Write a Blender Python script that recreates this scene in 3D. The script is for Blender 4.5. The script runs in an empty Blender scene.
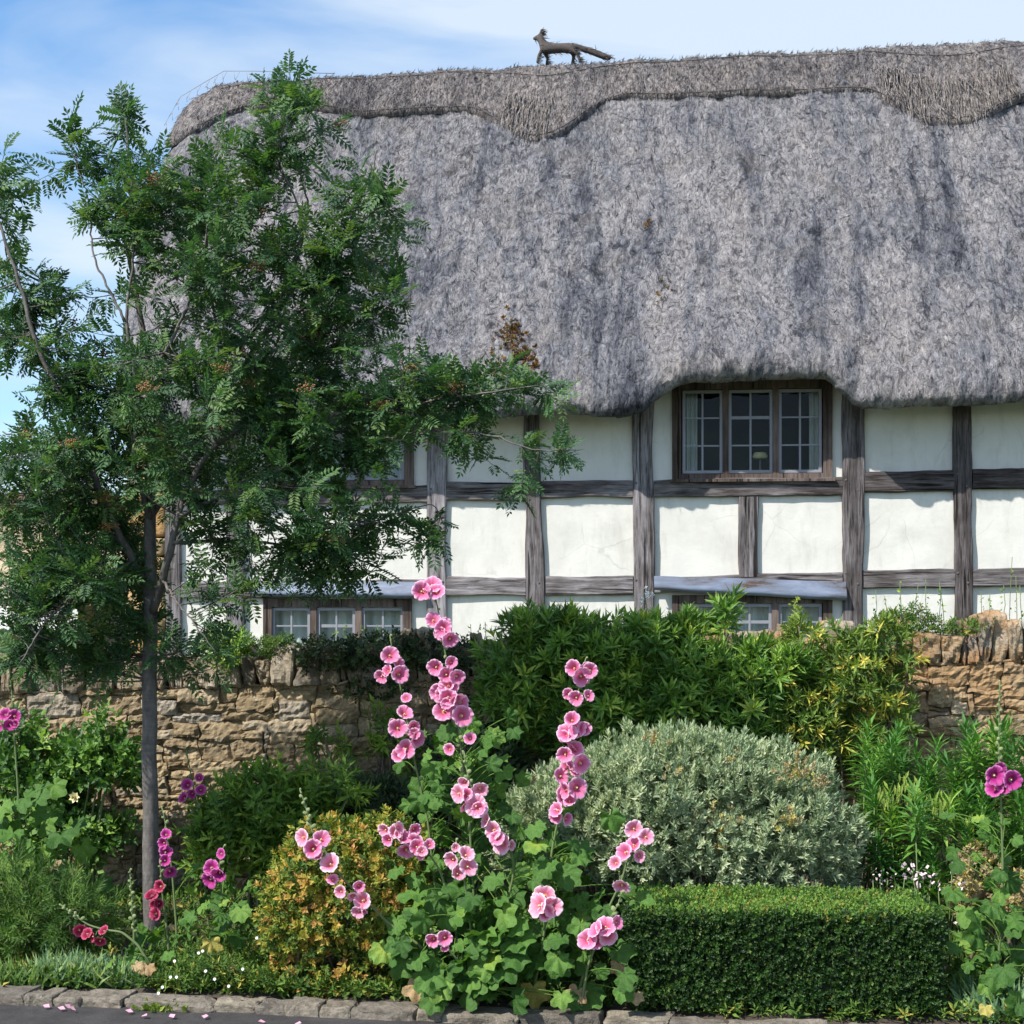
import bpy, math, random
import numpy as np
from mathutils import Vector, Matrix

rng = np.random.default_rng(11)
random.seed(11)
S = bpy.context.scene
COL = S.collection
rad = math.radians

# ------------------------------------------------------------------ camera geometry
F, YH, CAMZ, YAW = 1500.0, 620.0, 1.6, rad(5)
FW = np.array([-math.sin(YAW), math.cos(YAW), 0.0])
RT = np.array([math.cos(YAW), math.sin(YAW), 0.0])


def P(px, py, y):
    """point of the plane at distance y that the photograph shows at (px, py)"""
    d = FW + RT * ((px - 512) / F) + np.array([0, 0, (YH - py) / F])
    d = d * (y / d[1])
    return d + np.array([0, 0, CAMZ])


def proj(p):
    p = np.asarray(p, float)
    q = p - np.array([0, 0, CAMZ])
    dep = q @ FW
    return 512 + F * (q @ RT) / dep, YH - F * q[..., 2] / dep


def mpp(y):
    return y / F


# ------------------------------------------------------------------ noise
def _hash(i, j, k):
    n = (i * 374761393 + j * 668265263 + k * 2147483647 + 1274126177) & 0xffffffff
    n = ((n ^ (n >> 13)) * 1274126177) & 0xffffffff
    n = (n ^ (n >> 16)) & 0xffffffff
    return n / 4294967295.0


def vn(p):
    """value noise in -1..1 for an (..., 3) array"""
    p = np.asarray(p, float)
    f = np.floor(p)
    i = f.astype(np.int64)
    u = p - f
    u = u * u * (3 - 2 * u)
    r = 0
    for a in (0, 1):
        for b in (0, 1):
            for c in (0, 1):
                w = (u[..., 0] if a else 1 - u[..., 0]) * (u[..., 1] if b else 1 - u[..., 1]) * (u[..., 2] if c else 1 - u[..., 2])
                r = r + w * _hash(i[..., 0] + a, i[..., 1] + b, i[..., 2] + c)
    return r * 2 - 1


def unit(v):
    v = np.asarray(v, float)
    return v / np.maximum(np.linalg.norm(v, axis=-1, keepdims=True), 1e-9)


# ------------------------------------------------------------------ mesh builder
def wloc(o):
    v = np.zeros(3)
    while o is not None:
        v = v + np.array(o.location)
        o = o.parent
    return v


class MB:
    def __init__(self):
        self.v, self.f, self.r, self.n = [], [], [], 0

    def add(self, v, faces, rnd=0.5):
        v = np.asarray(v, float).reshape(-1, 3)
        for fa in faces:
            fa = np.asarray(fa, np.int64)
            if fa.ndim == 1:
                fa = fa[None]
            self.f.append(fa + self.n)
        self.v.append(v)
        self.r.append(np.broadcast_to(np.asarray(rnd, float), (len(v),)))
        self.n += len(v)
        return self

    def box(self, a, b, rnd=0.5):
        (x0, y0, z0), (x1, y1, z1) = a, b
        v = [(x0, y0, z0), (x1, y0, z0), (x1, y1, z0), (x0, y1, z0), (x0, y0, z1), (x1, y0, z1), (x1, y1, z1), (x0, y1, z1)]
        return self.add(v, [np.array([(0, 3, 2, 1), (4, 5, 6, 7), (0, 1, 5, 4), (1, 2, 6, 5), (2, 3, 7, 6), (3, 0, 4, 7)])], rnd)

    def grid(self, G, rnd=0.5, flip=False):
        n, m = G.shape[:2]
        idx = np.arange(n * m).reshape(n, m)
        q = np.stack([idx[:-1, :-1], idx[1:, :-1], idx[1:, 1:], idx[:-1, 1:]], -1).reshape(-1, 4)
        if flip:
            q = q[:, ::-1]
        r = rnd if np.ndim(rnd) == 0 else np.asarray(rnd).reshape(-1)
        return self.add(G.reshape(-1, 3), [q], r)

    def tube(self, pts, radii, sides=6, rnd=0.5):
        pts = np.asarray(pts, float)
        n = len(pts)
        radii = np.broadcast_to(np.asarray(radii, float), (n,))
        T = unit(np.gradient(pts, axis=0))
        ref = np.array([0.31, 0.95, 0.1]) if abs(T[0][2]) > 0.6 else np.array([0.05, 0.1, 1.0])
        U = unit(np.cross(T, ref))
        V = np.cross(T, U)
        a = np.linspace(0, 2 * np.pi, sides, endpoint=False)
        R = pts[:, None] + radii[:, None, None] * (np.cos(a)[None, :, None] * U[:, None] + np.sin(a)[None, :, None] * V[:, None])
        idx = np.arange(n * sides).reshape(n, sides)
        nx = np.roll(idx, -1, 1)
        q = np.stack([idx[:-1], nx[:-1], nx[1:], idx[1:]], -1).reshape(-1, 4)
        return self.add(R.reshape(-1, 3), [q, idx[0][::-1], idx[-1]], rnd)

    def scatter(self, tmpl, pos, X, Z, s, rnd=None):
        tv, tf = tmpl[0], tmpl[1]
        pos = np.atleast_2d(pos)
        n = len(pos)
        if n == 0:
            return self
        X = unit(np.broadcast_to(X, (n, 3)))
        Z = np.broadcast_to(Z, (n, 3))
        Y = unit(np.cross(Z, X) + 1e-6)
        Z = np.cross(X, Y)
        s = np.broadcast_to(s, (n,))
        V = pos[:, None] + s[:, None, None] * (tv[None, :, 0:1] * X[:, None] + tv[None, :, 1:2] * Y[:, None] + tv[None, :, 2:3] * Z[:, None])
        if rnd is None:
            rnd = rng.random(n)
        rnd = np.broadcast_to(rnd, (n,))
        k = len(tv)
        off = (np.arange(n) * k)[:, None, None]
        fs = [(np.asarray(f)[None] + off).reshape(-1, np.asarray(f).shape[-1]) for f in tf]
        rr = np.repeat(rnd, k)
        if len(tmpl) > 2:
            rr = np.clip(rr + np.tile(tmpl[2], n), 0, 1)
        return self.add(V.reshape(-1, 3), fs, rr)

    def build(self, name, mat, parent=None, smooth=True, origin=None):
        v = np.concatenate(self.v) if self.v else np.zeros((0, 3))
        if parent is not None:
            org = wloc(parent) if origin is None else np.asarray(origin, float)
            loc = org - wloc(parent)
        else:
            org = np.zeros(3) if origin is None else np.asarray(origin, float)
            loc = org
        v = v - org
        me = bpy.data.meshes.new(name)
        me.vertices.add(len(v))
        me.vertices.foreach_set('co', v.astype(np.float32).ravel())
        lv = np.concatenate([f.ravel() for f in self.f]).astype(np.int32)
        cnt = np.concatenate([np.full(len(f), f.shape[1]) for f in self.f])
        st = np.concatenate([[0], np.cumsum(cnt)[:-1]]).astype(np.int32)
        me.loops.add(len(lv))
        me.loops.foreach_set('vertex_index', lv)
        me.polygons.add(len(cnt))
        me.polygons.foreach_set('loop_start', st)
        at = me.attributes.new('rnd', 'FLOAT', 'POINT')
        at.data.foreach_set('value', np.concatenate(self.r).astype(np.float32))
        me.update(calc_edges=True)
        me.polygons.foreach_set('use_smooth', np.full(len(cnt), smooth))
        me.validate()
        me.materials.append(mat)
        o = bpy.data.objects.new(name, me)
        COL.objects.link(o)
        o.parent = parent
        o.location = loc
        return o


def tag(o, label=None, cat=None, group=None, kind=None):
    if label: o['label'] = label
    if cat: o['category'] = cat
    if group: o['group'] = group
    if kind: o['kind'] = kind
    return o


def thing(name, label, cat, loc, group=None):
    o = bpy.data.objects.new(name, None)
    o.empty_display_size = 0.1
    COL.objects.link(o)
    o.location = [float(c) for c in loc]
    return tag(o, label, cat, group)


# ------------------------------------------------------------------ materials
class NT:
    def __init__(self, name):
        self.m = bpy.data.materials.new(name)
        self.m.use_nodes = True
        self.t = self.m.node_tree
        self.t.nodes.clear()
        self.out = self.t.nodes.new('ShaderNodeOutputMaterial')

    def n(self, typ, inputs=None, **props):
        nd = self.t.nodes.new(typ)
        for k, v in props.items():
            setattr(nd, k, v)
        for k, v in (inputs or {}).items():
            if isinstance(v, bpy.types.NodeSocket):
                self.t.links.new(v, nd.inputs[k])
            else:
                nd.inputs[k].default_value = v
        return nd

    def ramp(self, fac, stops):
        nd = self.t.nodes.new('ShaderNodeValToRGB')
        e = nd.color_ramp.elements
        while len(e) < len(stops):
            e.new(0.5)
        for el, (p, c) in zip(e, stops):
            el.position = p
            el.color = (*c, 1) if len(c) == 3 else c
        self.t.links.new(fac, nd.inputs[0])
        return nd.outputs[0]

    def mix(self, fac, a, b, blend='MIX'):
        nd = self.t.nodes.new('ShaderNodeMix')
        nd.data_type = 'RGBA'
        nd.blend_type = blend
        for s, v in ((nd.inputs[0], fac), (nd.inputs[6], a), (nd.inputs[7], b)):
            if isinstance(v, bpy.types.NodeSocket):
                self.t.links.new(v, s)
            else:
                s.default_value = (*v, 1) if isinstance(v, tuple) and len(v) == 3 else v
        return nd.outputs[2]

    def coord(self, scale=(1, 1, 1), rot=(0, 0, 0)):
        tc = self.n('ShaderNodeTexCoord')
        return self.n('ShaderNodeMapping', {'Vector': tc.outputs['Object'], 'Scale': scale, 'Rotation': rot}).outputs[0]

    def noise(self, vec, scale, detail=4, rough=0.55, dist=0.0):
        return self.n('ShaderNodeTexNoise', {'Vector': vec, 'Scale': scale, 'Detail': detail, 'Roughness': rough, 'Distortion': dist}).outputs[0]

    def attr(self):
        return self.n('ShaderNodeAttribute', attribute_name='rnd').outputs['Fac']

    def bump(self, h, strength=0.5, dist=0.02):
        return self.n('ShaderNodeBump', {'Height': h, 'Strength': strength, 'Distance': dist}).outputs[0]

    def done(self, shader):
        self.t.links.new(shader, self.out.inputs[0])
        return self.m

    def pbr(self, col, rough=0.8, bump=None, **kw):
        ins = {'Base Color': col if isinstance(col, bpy.types.NodeSocket) else (*col, 1), 'Roughness': rough}
        if bump is not None:
            ins['Normal'] = bump
        ins.update(kw)
        return self.n('ShaderNodeBsdfPrincipled', ins).outputs[0]


def m_leaf(name, stops, rough=0.45, transl=0.3, spec=0.4):
    t = NT(name)
    c = t.ramp(t.attr(), stops)
    nz = t.noise(t.coord(), 75, 4, 0.7)
    c = t.mix(0.42, c, t.ramp(nz, [(0.3, (0.25, 0.25, 0.25)), (0.7, (0.8, 0.8, 0.8))]), 'OVERLAY')
    p = t.pbr(c, rough, t.bump(t.noise(t.coord(), 130, 3, 0.6), 0.55, 0.01), **{'Specular IOR Level': spec})
    tc = t.mix(1.0, c, (1.5, 1.6, 0.7), 'MULTIPLY')
    tr = t.n('ShaderNodeBsdfTranslucent', {'Color': tc}).outputs[0]
    return t.done(t.n('ShaderNodeMixShader', {0: transl, 1: p, 2: tr}).outputs[0])


def m_plain(name, col, rough=0.6, var=0.25, scale=20, **kw):
    t = NT(name)
    nz = t.noise(t.coord(), scale, 4)
    c = t.mix(nz, tuple(c * (1 - var) for c in col), tuple(min(1, c * (1 + var)) for c in col))
    return t.done(t.pbr(c, rough, t.bump(nz, 0.2, 0.005), **kw))


def m_thatch(name, light, mid, dark, tan, patchy=1.0):
    t = NT(name)
    co = t.coord()
    st = t.coord((1.0, 0.45, 0.32))
    fine = t.noise(st, 42, 6, 0.75, 0.6)
    med = t.noise(t.coord((1.0, 0.6, 0.5)), 15, 5, 0.75, 1.4)
    big = t.noise(t.coord((1.0, 0.22, 0.17)), 2.7, 6, 0.72, 0.5)
    c = t.ramp(fine, [(0.33, dark), (0.43, mid), (0.58, light), (0.8, tuple(min(1, x * 1.3) for x in light))])
    m2 = t.ramp(med, [(0.38, (0.30, 0.31, 0.34)), (0.53, (1, 1, 1))])
    c = t.mix(0.8, c, m2, 'MULTIPLY')
    pm = t.ramp(big, [(0.37, (0.26, 0.29, 0.35)), (0.45, (0.74, 0.76, 0.80)), (0.56, (1.10, 1.07, 1.04)), (0.7, (1.2, 1.13, 1.07))])
    c = t.mix(0.9 * patchy, c, pm, 'MULTIPLY')
    ch = t.ramp(t.noise(t.coord((1.0, 0.45, 0.4)), 6.5, 7, 0.80, 0.9), [(0.39, (0.20, 0.22, 0.27)), (0.455, (1, 1, 1))])
    c = t.mix(0.8 * patchy, c, ch, 'MULTIPLY')
    tn = t.ramp(t.noise(co, 2.3, 4, 0.6), [(0.52, (0, 0, 0)), (0.72, (1, 1, 1))])
    c = t.mix(t.n('ShaderNodeMath', {0: tn, 1: 0.22}, operation='MULTIPLY').outputs[0], c, tan)
    h = t.n('ShaderNodeMath', {0: fine, 1: med}, operation='ADD').outputs[0]
    a = t.attr()
    c = t.mix(0.55, c, t.ramp(a, [(0.0, (0.45, 0.45, 0.48)), (0.5, (1, 1, 1)), (1.0, (1.35, 1.32, 1.28))]), 'MULTIPLY')
    return t.done(t.pbr(c, 0.9, t.bump(h, 1.0, 0.09), **{'Specular IOR Level': 0.1}))


def m_stone(name, stops, lichen=(0.42, 0.40, 0.36), amt=0.45, rust=None):
    t = NT(name)
    co = t.coord()
    c = t.ramp(t.attr(), stops)
    n1 = t.noise(co, 9, 6, 0.7)
    n2 = t.noise(co, 38, 5, 0.7)
    n3 = t.noise(co, 3.1, 4, 0.65)
    c = t.mix(0.8, c, t.ramp(n1, [(0.3, (0.45, 0.43, 0.4)), (0.6, (1.1, 1.1, 1.1))]), 'MULTIPLY')
    c = t.mix(0.6, c, t.ramp(n2, [(0.3, (0.5, 0.5, 0.5)), (0.65, (1.2, 1.2, 1.2))]), 'MULTIPLY')
    lm = t.ramp(t.noise(co, 14, 5, 0.75), [(0.55, (0, 0, 0)), (0.66, (1, 1, 1))])
    c = t.mix(t.n('ShaderNodeMath', {0: lm, 1: amt}, operation='MULTIPLY').outputs[0], c, lichen)
    if rust:
        # rusty lichen towards the right-hand end of the wall
        sx = t.n('ShaderNodeSeparateXYZ', {0: t.coord()}).outputs[0]
        side = t.n('ShaderNodeMapRange', {0: sx, 1: -0.6, 2: 0.6, 3: 0.0, 4: 1.0}).outputs[0]
        rm = t.ramp(n3, [(0.42, (0, 0, 0)), (0.58, (1, 1, 1))])
        fac = t.n('ShaderNodeMath', {0: rm, 1: side}, operation='MULTIPLY').outputs[0]
        fac = t.n('ShaderNodeMath', {0: fac, 1: 0.62}, operation='MULTIPLY').outputs[0]
        c = t.mix(fac, c, rust)
    h = t.n('ShaderNodeMath', {0: n1, 1: n2}, operation='ADD').outputs[0]
    return t.done(t.pbr(c, 0.92, t.bump(h, 0.8, 0.02), **{'Specular IOR Level': 0.2}))


def m_oak(name, a, b, dark, vertical=True):
    t = NT(name)
    sc = (1, 1, 0.07) if vertical else (0.07, 1, 1)
    g = t.noise(t.coord(sc), 55, 5, 0.7, 0.4)
    g2 = t.noise(t.coord(tuple(0.6 * s for s in sc)), 14, 4, 0.6, 0.8)
    c = t.ramp(g, [(0.34, dark), (0.5, a), (0.68, b)])
    c = t.mix(1.0, c, t.ramp(t.attr(), [(0.0, (0.34, 0.30, 0.28)), (0.5, (0.85, 0.83, 0.82)), (1.0, (1.25, 1.25, 1.27))]), 'MULTIPLY')
    c = t.mix(0.7, c, t.ramp(g2, [(0.34, (0.30, 0.28, 0.27)), (0.56, (1.1, 1.1, 1.1))]), 'MULTIPLY')
    c = t.mix(0.75, c, t.ramp(t.noise(t.coord(), 2.6, 4), [(0.34, (0.42, 0.39, 0.37)), (0.6, (1.12, 1.12, 1.14))]), 'MULTIPLY')
    cr = t.noise(t.coord((1, 1, 0.035) if vertical else (0.035, 1, 1)), 34, 3, 0.5, 0.3)
    cm = t.ramp(cr, [(0.605, (1, 1, 1)), (0.635, (0.12, 0.10, 0.095))])
    c = t.mix(0.9, c, cm, 'MULTIPLY')
    return t.done(t.pbr(c, 0.85, t.bump(g, 0.7, 0.01), **{'Specular IOR Level': 0.2}))


def m_petal(name, stops, transl=0.25):
    t = NT(name)
    c = t.ramp(t.attr(), stops)
    p = t.pbr(c, 0.6, **{'Specular IOR Level': 0.2})
    tr = t.n('ShaderNodeBsdfTranslucent', {'Color': c}).outputs[0]
    return t.done(t.n('ShaderNodeMixShader', {0: transl, 1: p, 2: tr}).outputs[0])


M = {}
M['thatch'] = m_thatch('thatch', (0.535, 0.52, 0.54), (0.37, 0.36, 0.38), (0.085, 0.088, 0.105), (0.47, 0.41, 0.34))
M['ridge'] = m_thatch('ridge_thatch', (0.54, 0.49, 0.475), (0.32, 0.29, 0.285), (0.08, 0.075, 0.08), (0.44, 0.37, 0.32), 0.6)
M['straw_tuft'] = m_thatch('straw_tuft', (0.60, 0.54, 0.50), (0.42, 0.37, 0.34), (0.15, 0.13, 0.12), (0.5, 0.43, 0.37), 0.1)
M['moss'] = m_leaf('roof_moss', [(0, (0.06, 0.035, 0.015)), (0.6, (0.19, 0.10, 0.035)), (1, (0.16, 0.14, 0.04))], 0.9, 0.1, 0.1)
M['rod'] = m_plain('hazel_rod', (0.10, 0.09, 0.085), 0.9)
M['oak_v'] = m_oak('weathered_oak_post', (0.225, 0.21, 0.22), (0.38, 0.365, 0.385), (0.055, 0.047, 0.046))
M['oak_h'] = m_oak('weathered_oak_rail', (0.21, 0.195, 0.20), (0.36, 0.345, 0.36), (0.055, 0.046, 0.045), False)
M['frame'] = m_oak('brown_window_frame', (0.165, 0.128, 0.112), (0.225, 0.178, 0.16), (0.10, 0.075, 0.065))
M['sash'] = m_plain('grey_sash', (0.25, 0.255, 0.285), 0.6, 0.15, 12)
M['fox'] = m_plain('fox_straw', (0.075, 0.063, 0.058), 0.9, 0.75, 55)
M['trunk'] = None


def _plaster():
    t = NT('lime_plaster')
    co = t.coord()
    b = t.noise(co, 2.2, 5, 0.6)
    f = t.noise(co, 26, 5, 0.65)
    c = t.ramp(b, [(0.3, (0.585, 0.575, 0.535)), (0.5, (0.68, 0.67, 0.625)), (0.7, (0.62, 0.615, 0.575))])
    dirt = t.ramp(t.noise(t.coord((1, 1, 0.25)), 7, 5, 0.7), [(0.52, (1, 1, 1)), (0.8, (0.74, 0.735, 0.70))])
    c = t.mix(0.85, c, dirt, 'MULTIPLY')
    vo = t.n('ShaderNodeTexVoronoi', {'Vector': t.n('ShaderNodeMixRGB', {0: 0.12, 1: co, 2: t.n('ShaderNodeTexNoise', {'Vector': co, 'Scale': 3.0, 'Detail': 4.0}).outputs[1]}).outputs[0], 'Scale': 1.7}, feature='DISTANCE_TO_EDGE').outputs[0]
    ck = t.ramp(vo, [(0.0, (0.74, 0.74, 0.72)), (0.005, (1, 1, 1))])
    msk = t.ramp(t.noise(co, 1.3, 3), [(0.5, (0, 0, 0)), (0.6, (1, 1, 1))])
    c = t.mix(t.n('ShaderNodeMath', {0: msk, 1: 0.7}, operation='MULTIPLY').outputs[0], c, t.mix(1.0, c, ck, 'MULTIPLY'))
    h = t.n('ShaderNodeMath', {0: b, 1: t.n('ShaderNodeMath', {0: f, 1: 0.25}, operation='MULTIPLY').outputs[0]}, operation='ADD').outputs[0]
    return t.done(t.pbr(c, 0.9, t.bump(h, 0.22, 0.03), **{'Specular IOR Level': 0.2}))


M['plaster'] = _plaster()


def _lead():
    t = NT('weathered_lead')
    co = t.coord((0.35, 1, 1.3))
    n = t.noise(co, 5, 6, 0.7, 0.3)
    c = t.ramp(n, [(0.36, (0.06, 0.04, 0.033)), (0.41, (0.11, 0.12, 0.15)), (0.54, (0.15, 0.185, 0.265)), (0.68, (0.22, 0.25, 0.32))])
    return t.done(t.pbr(c, 0.6, t.bump(n, 0.12, 0.005), Metallic=0.3))


M['lead'] = _lead()


def _glass():
    t = NT('window_glass')
    fr = t.n('ShaderNodeFresnel', {'IOR': 1.5}).outputs[0]
    wav = t.bump(t.noise(t.coord(), 3, 2), 0.15, 0.03)
    g = t.n('ShaderNodeBsdfGlossy', {'Color': (0.9, 0.95, 1, 1), 'Roughness': 0.03, 'Normal': wav}).outputs[0]
    tr = t.n('ShaderNodeBsdfTransparent', {'Color': (0.86, 0.9, 0.88, 1)}).outputs[0]
    f = t.n('ShaderNodeMath', {0: fr, 1: 0.35}, operation='MULTIPLY').outputs[0]
    return t.done(t.n('ShaderNodeMixShader', {0: f, 1: tr, 2: g}).outputs[0])


M['glass'] = _glass()
M['curtain'] = m_plain('curtain_cloth', (0.62, 0.64, 0.60), 0.9, 0.1, 8)
M['blind'] = m_plain('pale_net_blind', (0.74, 0.80, 0.80), 0.9, 0.1, 5)
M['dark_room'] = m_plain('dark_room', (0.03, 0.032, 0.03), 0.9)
M['stone'] = m_stone('rubble_stone', [(0, (0.27, 0.205, 0.13)), (0.35, (0.38, 0.29, 0.175)), (0.65, (0.45, 0.35, 0.215)), (0.9, (0.40, 0.33, 0.235)), (1, (0.34, 0.30, 0.25))], (0.40, 0.38, 0.33), 0.4, (0.37, 0.22, 0.105))
M['coping'] = m_stone('coping_stone', [(0, (0.16, 0.135, 0.105)), (0.4, (0.30, 0.24, 0.165)), (0.75, (0.38, 0.32, 0.24)), (1, (0.22, 0.20, 0.18))], (0.48, 0.46, 0.41), 0.6, (0.42, 0.22, 0.08))
M['mortar'] = m_stone('wall_mortar', [(0, (0.20, 0.155, 0.105)), (1, (0.26, 0.20, 0.14))], (0.3, 0.25, 0.18), 0.4)
M['quoin'] = m_stone('golden_stone', [(0, (0.42, 0.24, 0.10)), (0.5, (0.52, 0.32, 0.14)), (1, (0.46, 0.34, 0.2))], (0.5, 0.4, 0.26), 0.3)
M['kerbstone'] = m_stone('kerb_stone', [(0, (0.14, 0.125, 0.105)), (0.5, (0.21, 0.185, 0.155)), (1, (0.27, 0.235, 0.185))], (0.09, 0.09, 0.07), 0.75)
M['cream_wall'] = m_stone('cream_stone', [(0, (0.46, 0.38, 0.26)), (1, (0.55, 0.47, 0.33))], (0.5, 0.46, 0.4), 0.3)
M['fascia'] = m_plain('brown_fascia', (0.16, 0.09, 0.055), 0.7)
M['awning'] = m_plain('white_canvas', (0.62, 0.62, 0.61), 0.9, 0.08, 3)


def _road():
    t = NT('asphalt')
    co = t.coord()
    n = t.noise(co, 110, 6, 0.85)
    b = t.noise(co, 7, 6, 0.7)
    c = t.ramp(n, [(0.3, (0.035, 0.033, 0.035)), (0.55, (0.085, 0.08, 0.082)), (0.75, (0.17, 0.16, 0.16))])
    c = t.mix(0.8, c, t.ramp(b, [(0.35, (0.55, 0.52, 0.5)), (0.65, (1.3, 1.26, 1.2))]), 'MULTIPLY')
    return t.done(t.pbr(c, 0.9, t.bump(n, 1.0, 0.015)))


M['road'] = _road()
M['soil'] = m_plain('soil', (0.055, 0.042, 0.03), 0.95, 0.5, 30)
M['lawn'] = m_plain('far_ground', (0.06, 0.09, 0.03), 0.95, 0.4, 3)


def _bark():
    t = NT('rowan_bark')
    n = t.noise(t.coord((1, 1, 0.5)), 30, 5, 0.7)
    b = t.noise(t.coord((0.5, 0.5, 6)), 12, 4, 0.7)
    c = t.ramp(n, [(0.3, (0.06, 0.053, 0.048)), (0.6, (0.15, 0.135, 0.125)), (0.8, (0.27, 0.25, 0.24))])
    c = t.mix(0.5, c, t.ramp(b, [(0.35, (0.6, 0.6, 0.6)), (0.6, (1.1, 1.1, 1.1))]), 'MULTIPLY')
    return t.done(t.pbr(c, 0.75, t.bump(n, 0.6, 0.01)))


M['trunk'] = _bark()
M['stem_g'] = m_plain('green_stem', (0.12, 0.17, 0.06), 0.6)
M['stem_w'] = m_plain('woody_stem', (0.15, 0.11, 0.08), 0.8)
M['rowan'] = m_leaf('rowan_leaf', [(0, (0.027, 0.077, 0.033)), (0.45, (0.050, 0.126, 0.042)), (0.8, (0.078, 0.171, 0.048)), (1, (0.134, 0.216, 0.059))], 0.42, 0.30, 0.45)
M['berry'] = m_plain('orange_berry', (0.25, 0.125, 0.045), 0.6, 0.4, 60)
M['holly'] = m_leaf('hollyhock_leaf', [(0, (0.038, 0.104, 0.019)), (0.5, (0.086, 0.193, 0.034)), (0.86, (0.173, 0.297, 0.053)), (0.95, (0.288, 0.374, 0.050)), (1, (0.346, 0.312, 0.055))], 0.55, 0.3, 0.3)
M['bud'] = m_leaf('hollyhock_bud', [(0, (0.20, 0.28, 0.11)), (1, (0.36, 0.42, 0.20))], 0.6, 0.15, 0.3)
M['yellow_leaf'] = m_leaf('yellowed_leaf', [(0, (0.34, 0.28, 0.07)), (1, (0.46, 0.40, 0.11))], 0.6, 0.3, 0.3)
M['dry_leaf'] = m_leaf('dry_leaf', [(0, (0.30, 0.19, 0.09)), (1, (0.45, 0.33, 0.19))], 0.8, 0.2, 0.2)
M['pink'] = m_petal('pink_petal', [(0, (0.66, 0.46, 0.16)), (0.13, (0.66, 0.34, 0.22)), (0.22, (0.50, 0.06, 0.15)), (0.45, (0.66, 0.14, 0.29)), (0.75, (0.74, 0.24, 0.43)), (0.9, (0.80, 0.38, 0.57)), (1, (0.86, 0.60, 0.72))])
M['pale_pink'] = m_petal('pale_pink_petal', [(0, (0.62, 0.45, 0.12)), (0.15, (0.66, 0.32, 0.25)), (0.25, (0.58, 0.12, 0.20)), (0.5, (0.73, 0.24, 0.37)), (0.8, (0.82, 0.39, 0.54)), (1, (0.9, 0.68, 0.76))])
M['magenta'] = m_petal('magenta_petal', [(0, (0.6, 0.45, 0.2)), (0.12, (0.5, 0.2, 0.25)), (0.25, (0.22, 0.008, 0.09)), (0.55, (0.42, 0.03, 0.22)), (0.85, (0.55, 0.09, 0.34)), (1, (0.66, 0.25, 0.50))])
M['crimson'] = m_petal('crimson_petal', [(0, (0.6, 0.4, 0.2)), (0.14, (0.4, 0.1, 0.1)), (0.3, (0.16, 0.005, 0.025)), (0.7, (0.36, 0.02, 0.08)), (1, (0.52, 0.12, 0.20))])
M['stamen'] = m_plain('stamen_pollen', (0.68, 0.55, 0.28), 0.8)
M['white_petal'] = m_plain('white_petal', (0.80, 0.80, 0.76), 0.7, 0.05)
M['blush_petal'] = m_plain('blush_petal', (0.66, 0.52, 0.54), 0.7, 0.15)
M['cream_petal'] = m_plain('cream_petal', (0.82, 0.74, 0.42), 0.7, 0.08)
M['everg'] = m_leaf('evergreen_leaf', [(0, (0.055, 0.129, 0.023)), (0.5, (0.119, 0.248, 0.037)), (0.88, (0.237, 0.384, 0.057)), (1, (0.394, 0.476, 0.080))], 0.38, 0.22, 0.5)
M['everg_y'] = m_leaf('evergreen_leaf_yellowing', [(0, (0.047, 0.101, 0.019)), (0.5, (0.116, 0.201, 0.031)), (0.82, (0.217, 0.302, 0.047)), (0.92, (0.497, 0.460, 0.075)), (1, (0.854, 0.690, 0.150))], 0.4, 0.22, 0.5)
M['silver'] = m_leaf('silver_leaf', [(0, (0.180, 0.253, 0.145)), (0.5, (0.309, 0.390, 0.232)), (1, (0.512, 0.561, 0.360))], 0.65, 0.15, 0.25)
M['tan_head'] = m_leaf('faded_flower_head', [(0, (0.26, 0.20, 0.11)), (0.7, (0.40, 0.32, 0.17)), (1, (0.5, 0.44, 0.12))], 0.8, 0.15, 0.2)
M['euph'] = m_leaf('spurge_leaf', [(0, (0.046, 0.148, 0.026)), (0.5, (0.089, 0.233, 0.041)), (0.85, (0.156, 0.320, 0.053)), (1, (0.260, 0.419, 0.075))], 0.45, 0.25, 0.4)
M['variegated'] = m_leaf('golden_bush_leaf', [(0, (0.050, 0.112, 0.024)), (0.42, (0.163, 0.237, 0.035)), (0.66, (0.375, 0.350, 0.061)), (0.86, (0.500, 0.325, 0.077)), (1, (0.525, 0.275, 0.099))], 0.5, 0.25, 0.35)
M['lance'] = m_leaf('jasmine_leaf', [(0, (0.063, 0.140, 0.021)), (0.5, (0.139, 0.253, 0.036)), (1, (0.328, 0.455, 0.064))], 0.45, 0.28, 0.4)
M['rose_leaf'] = m_leaf('rose_leaf', [(0, (0.034, 0.096, 0.019)), (0.55, (0.078, 0.182, 0.032)), (0.9, (0.167, 0.310, 0.054)), (1, (0.254, 0.396, 0.068))], 0.4, 0.25, 0.5)
M['rosemary'] = m_leaf('rosemary_leaf', [(0, (0.031, 0.082, 0.016)), (0.6, (0.076, 0.162, 0.028)), (1, (0.152, 0.255, 0.045))], 0.5, 0.2, 0.35)
M['bluegrass'] = m_leaf('blue_green_blade', [(0, (0.048, 0.120, 0.050)), (0.6, (0.120, 0.228, 0.110)), (1, (0.288, 0.372, 0.130))], 0.55, 0.2, 0.3)
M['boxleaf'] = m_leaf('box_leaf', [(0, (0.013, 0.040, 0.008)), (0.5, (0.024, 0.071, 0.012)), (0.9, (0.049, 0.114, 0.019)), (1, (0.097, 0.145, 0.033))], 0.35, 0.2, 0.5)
M['boxtip'] = m_leaf('box_new_growth', [(0, (0.078, 0.172, 0.030)), (0.6, (0.157, 0.289, 0.048)), (0.93, (0.221, 0.331, 0.060)), (1, (0.339, 0.234, 0.060))], 0.45, 0.25, 0.4)
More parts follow.
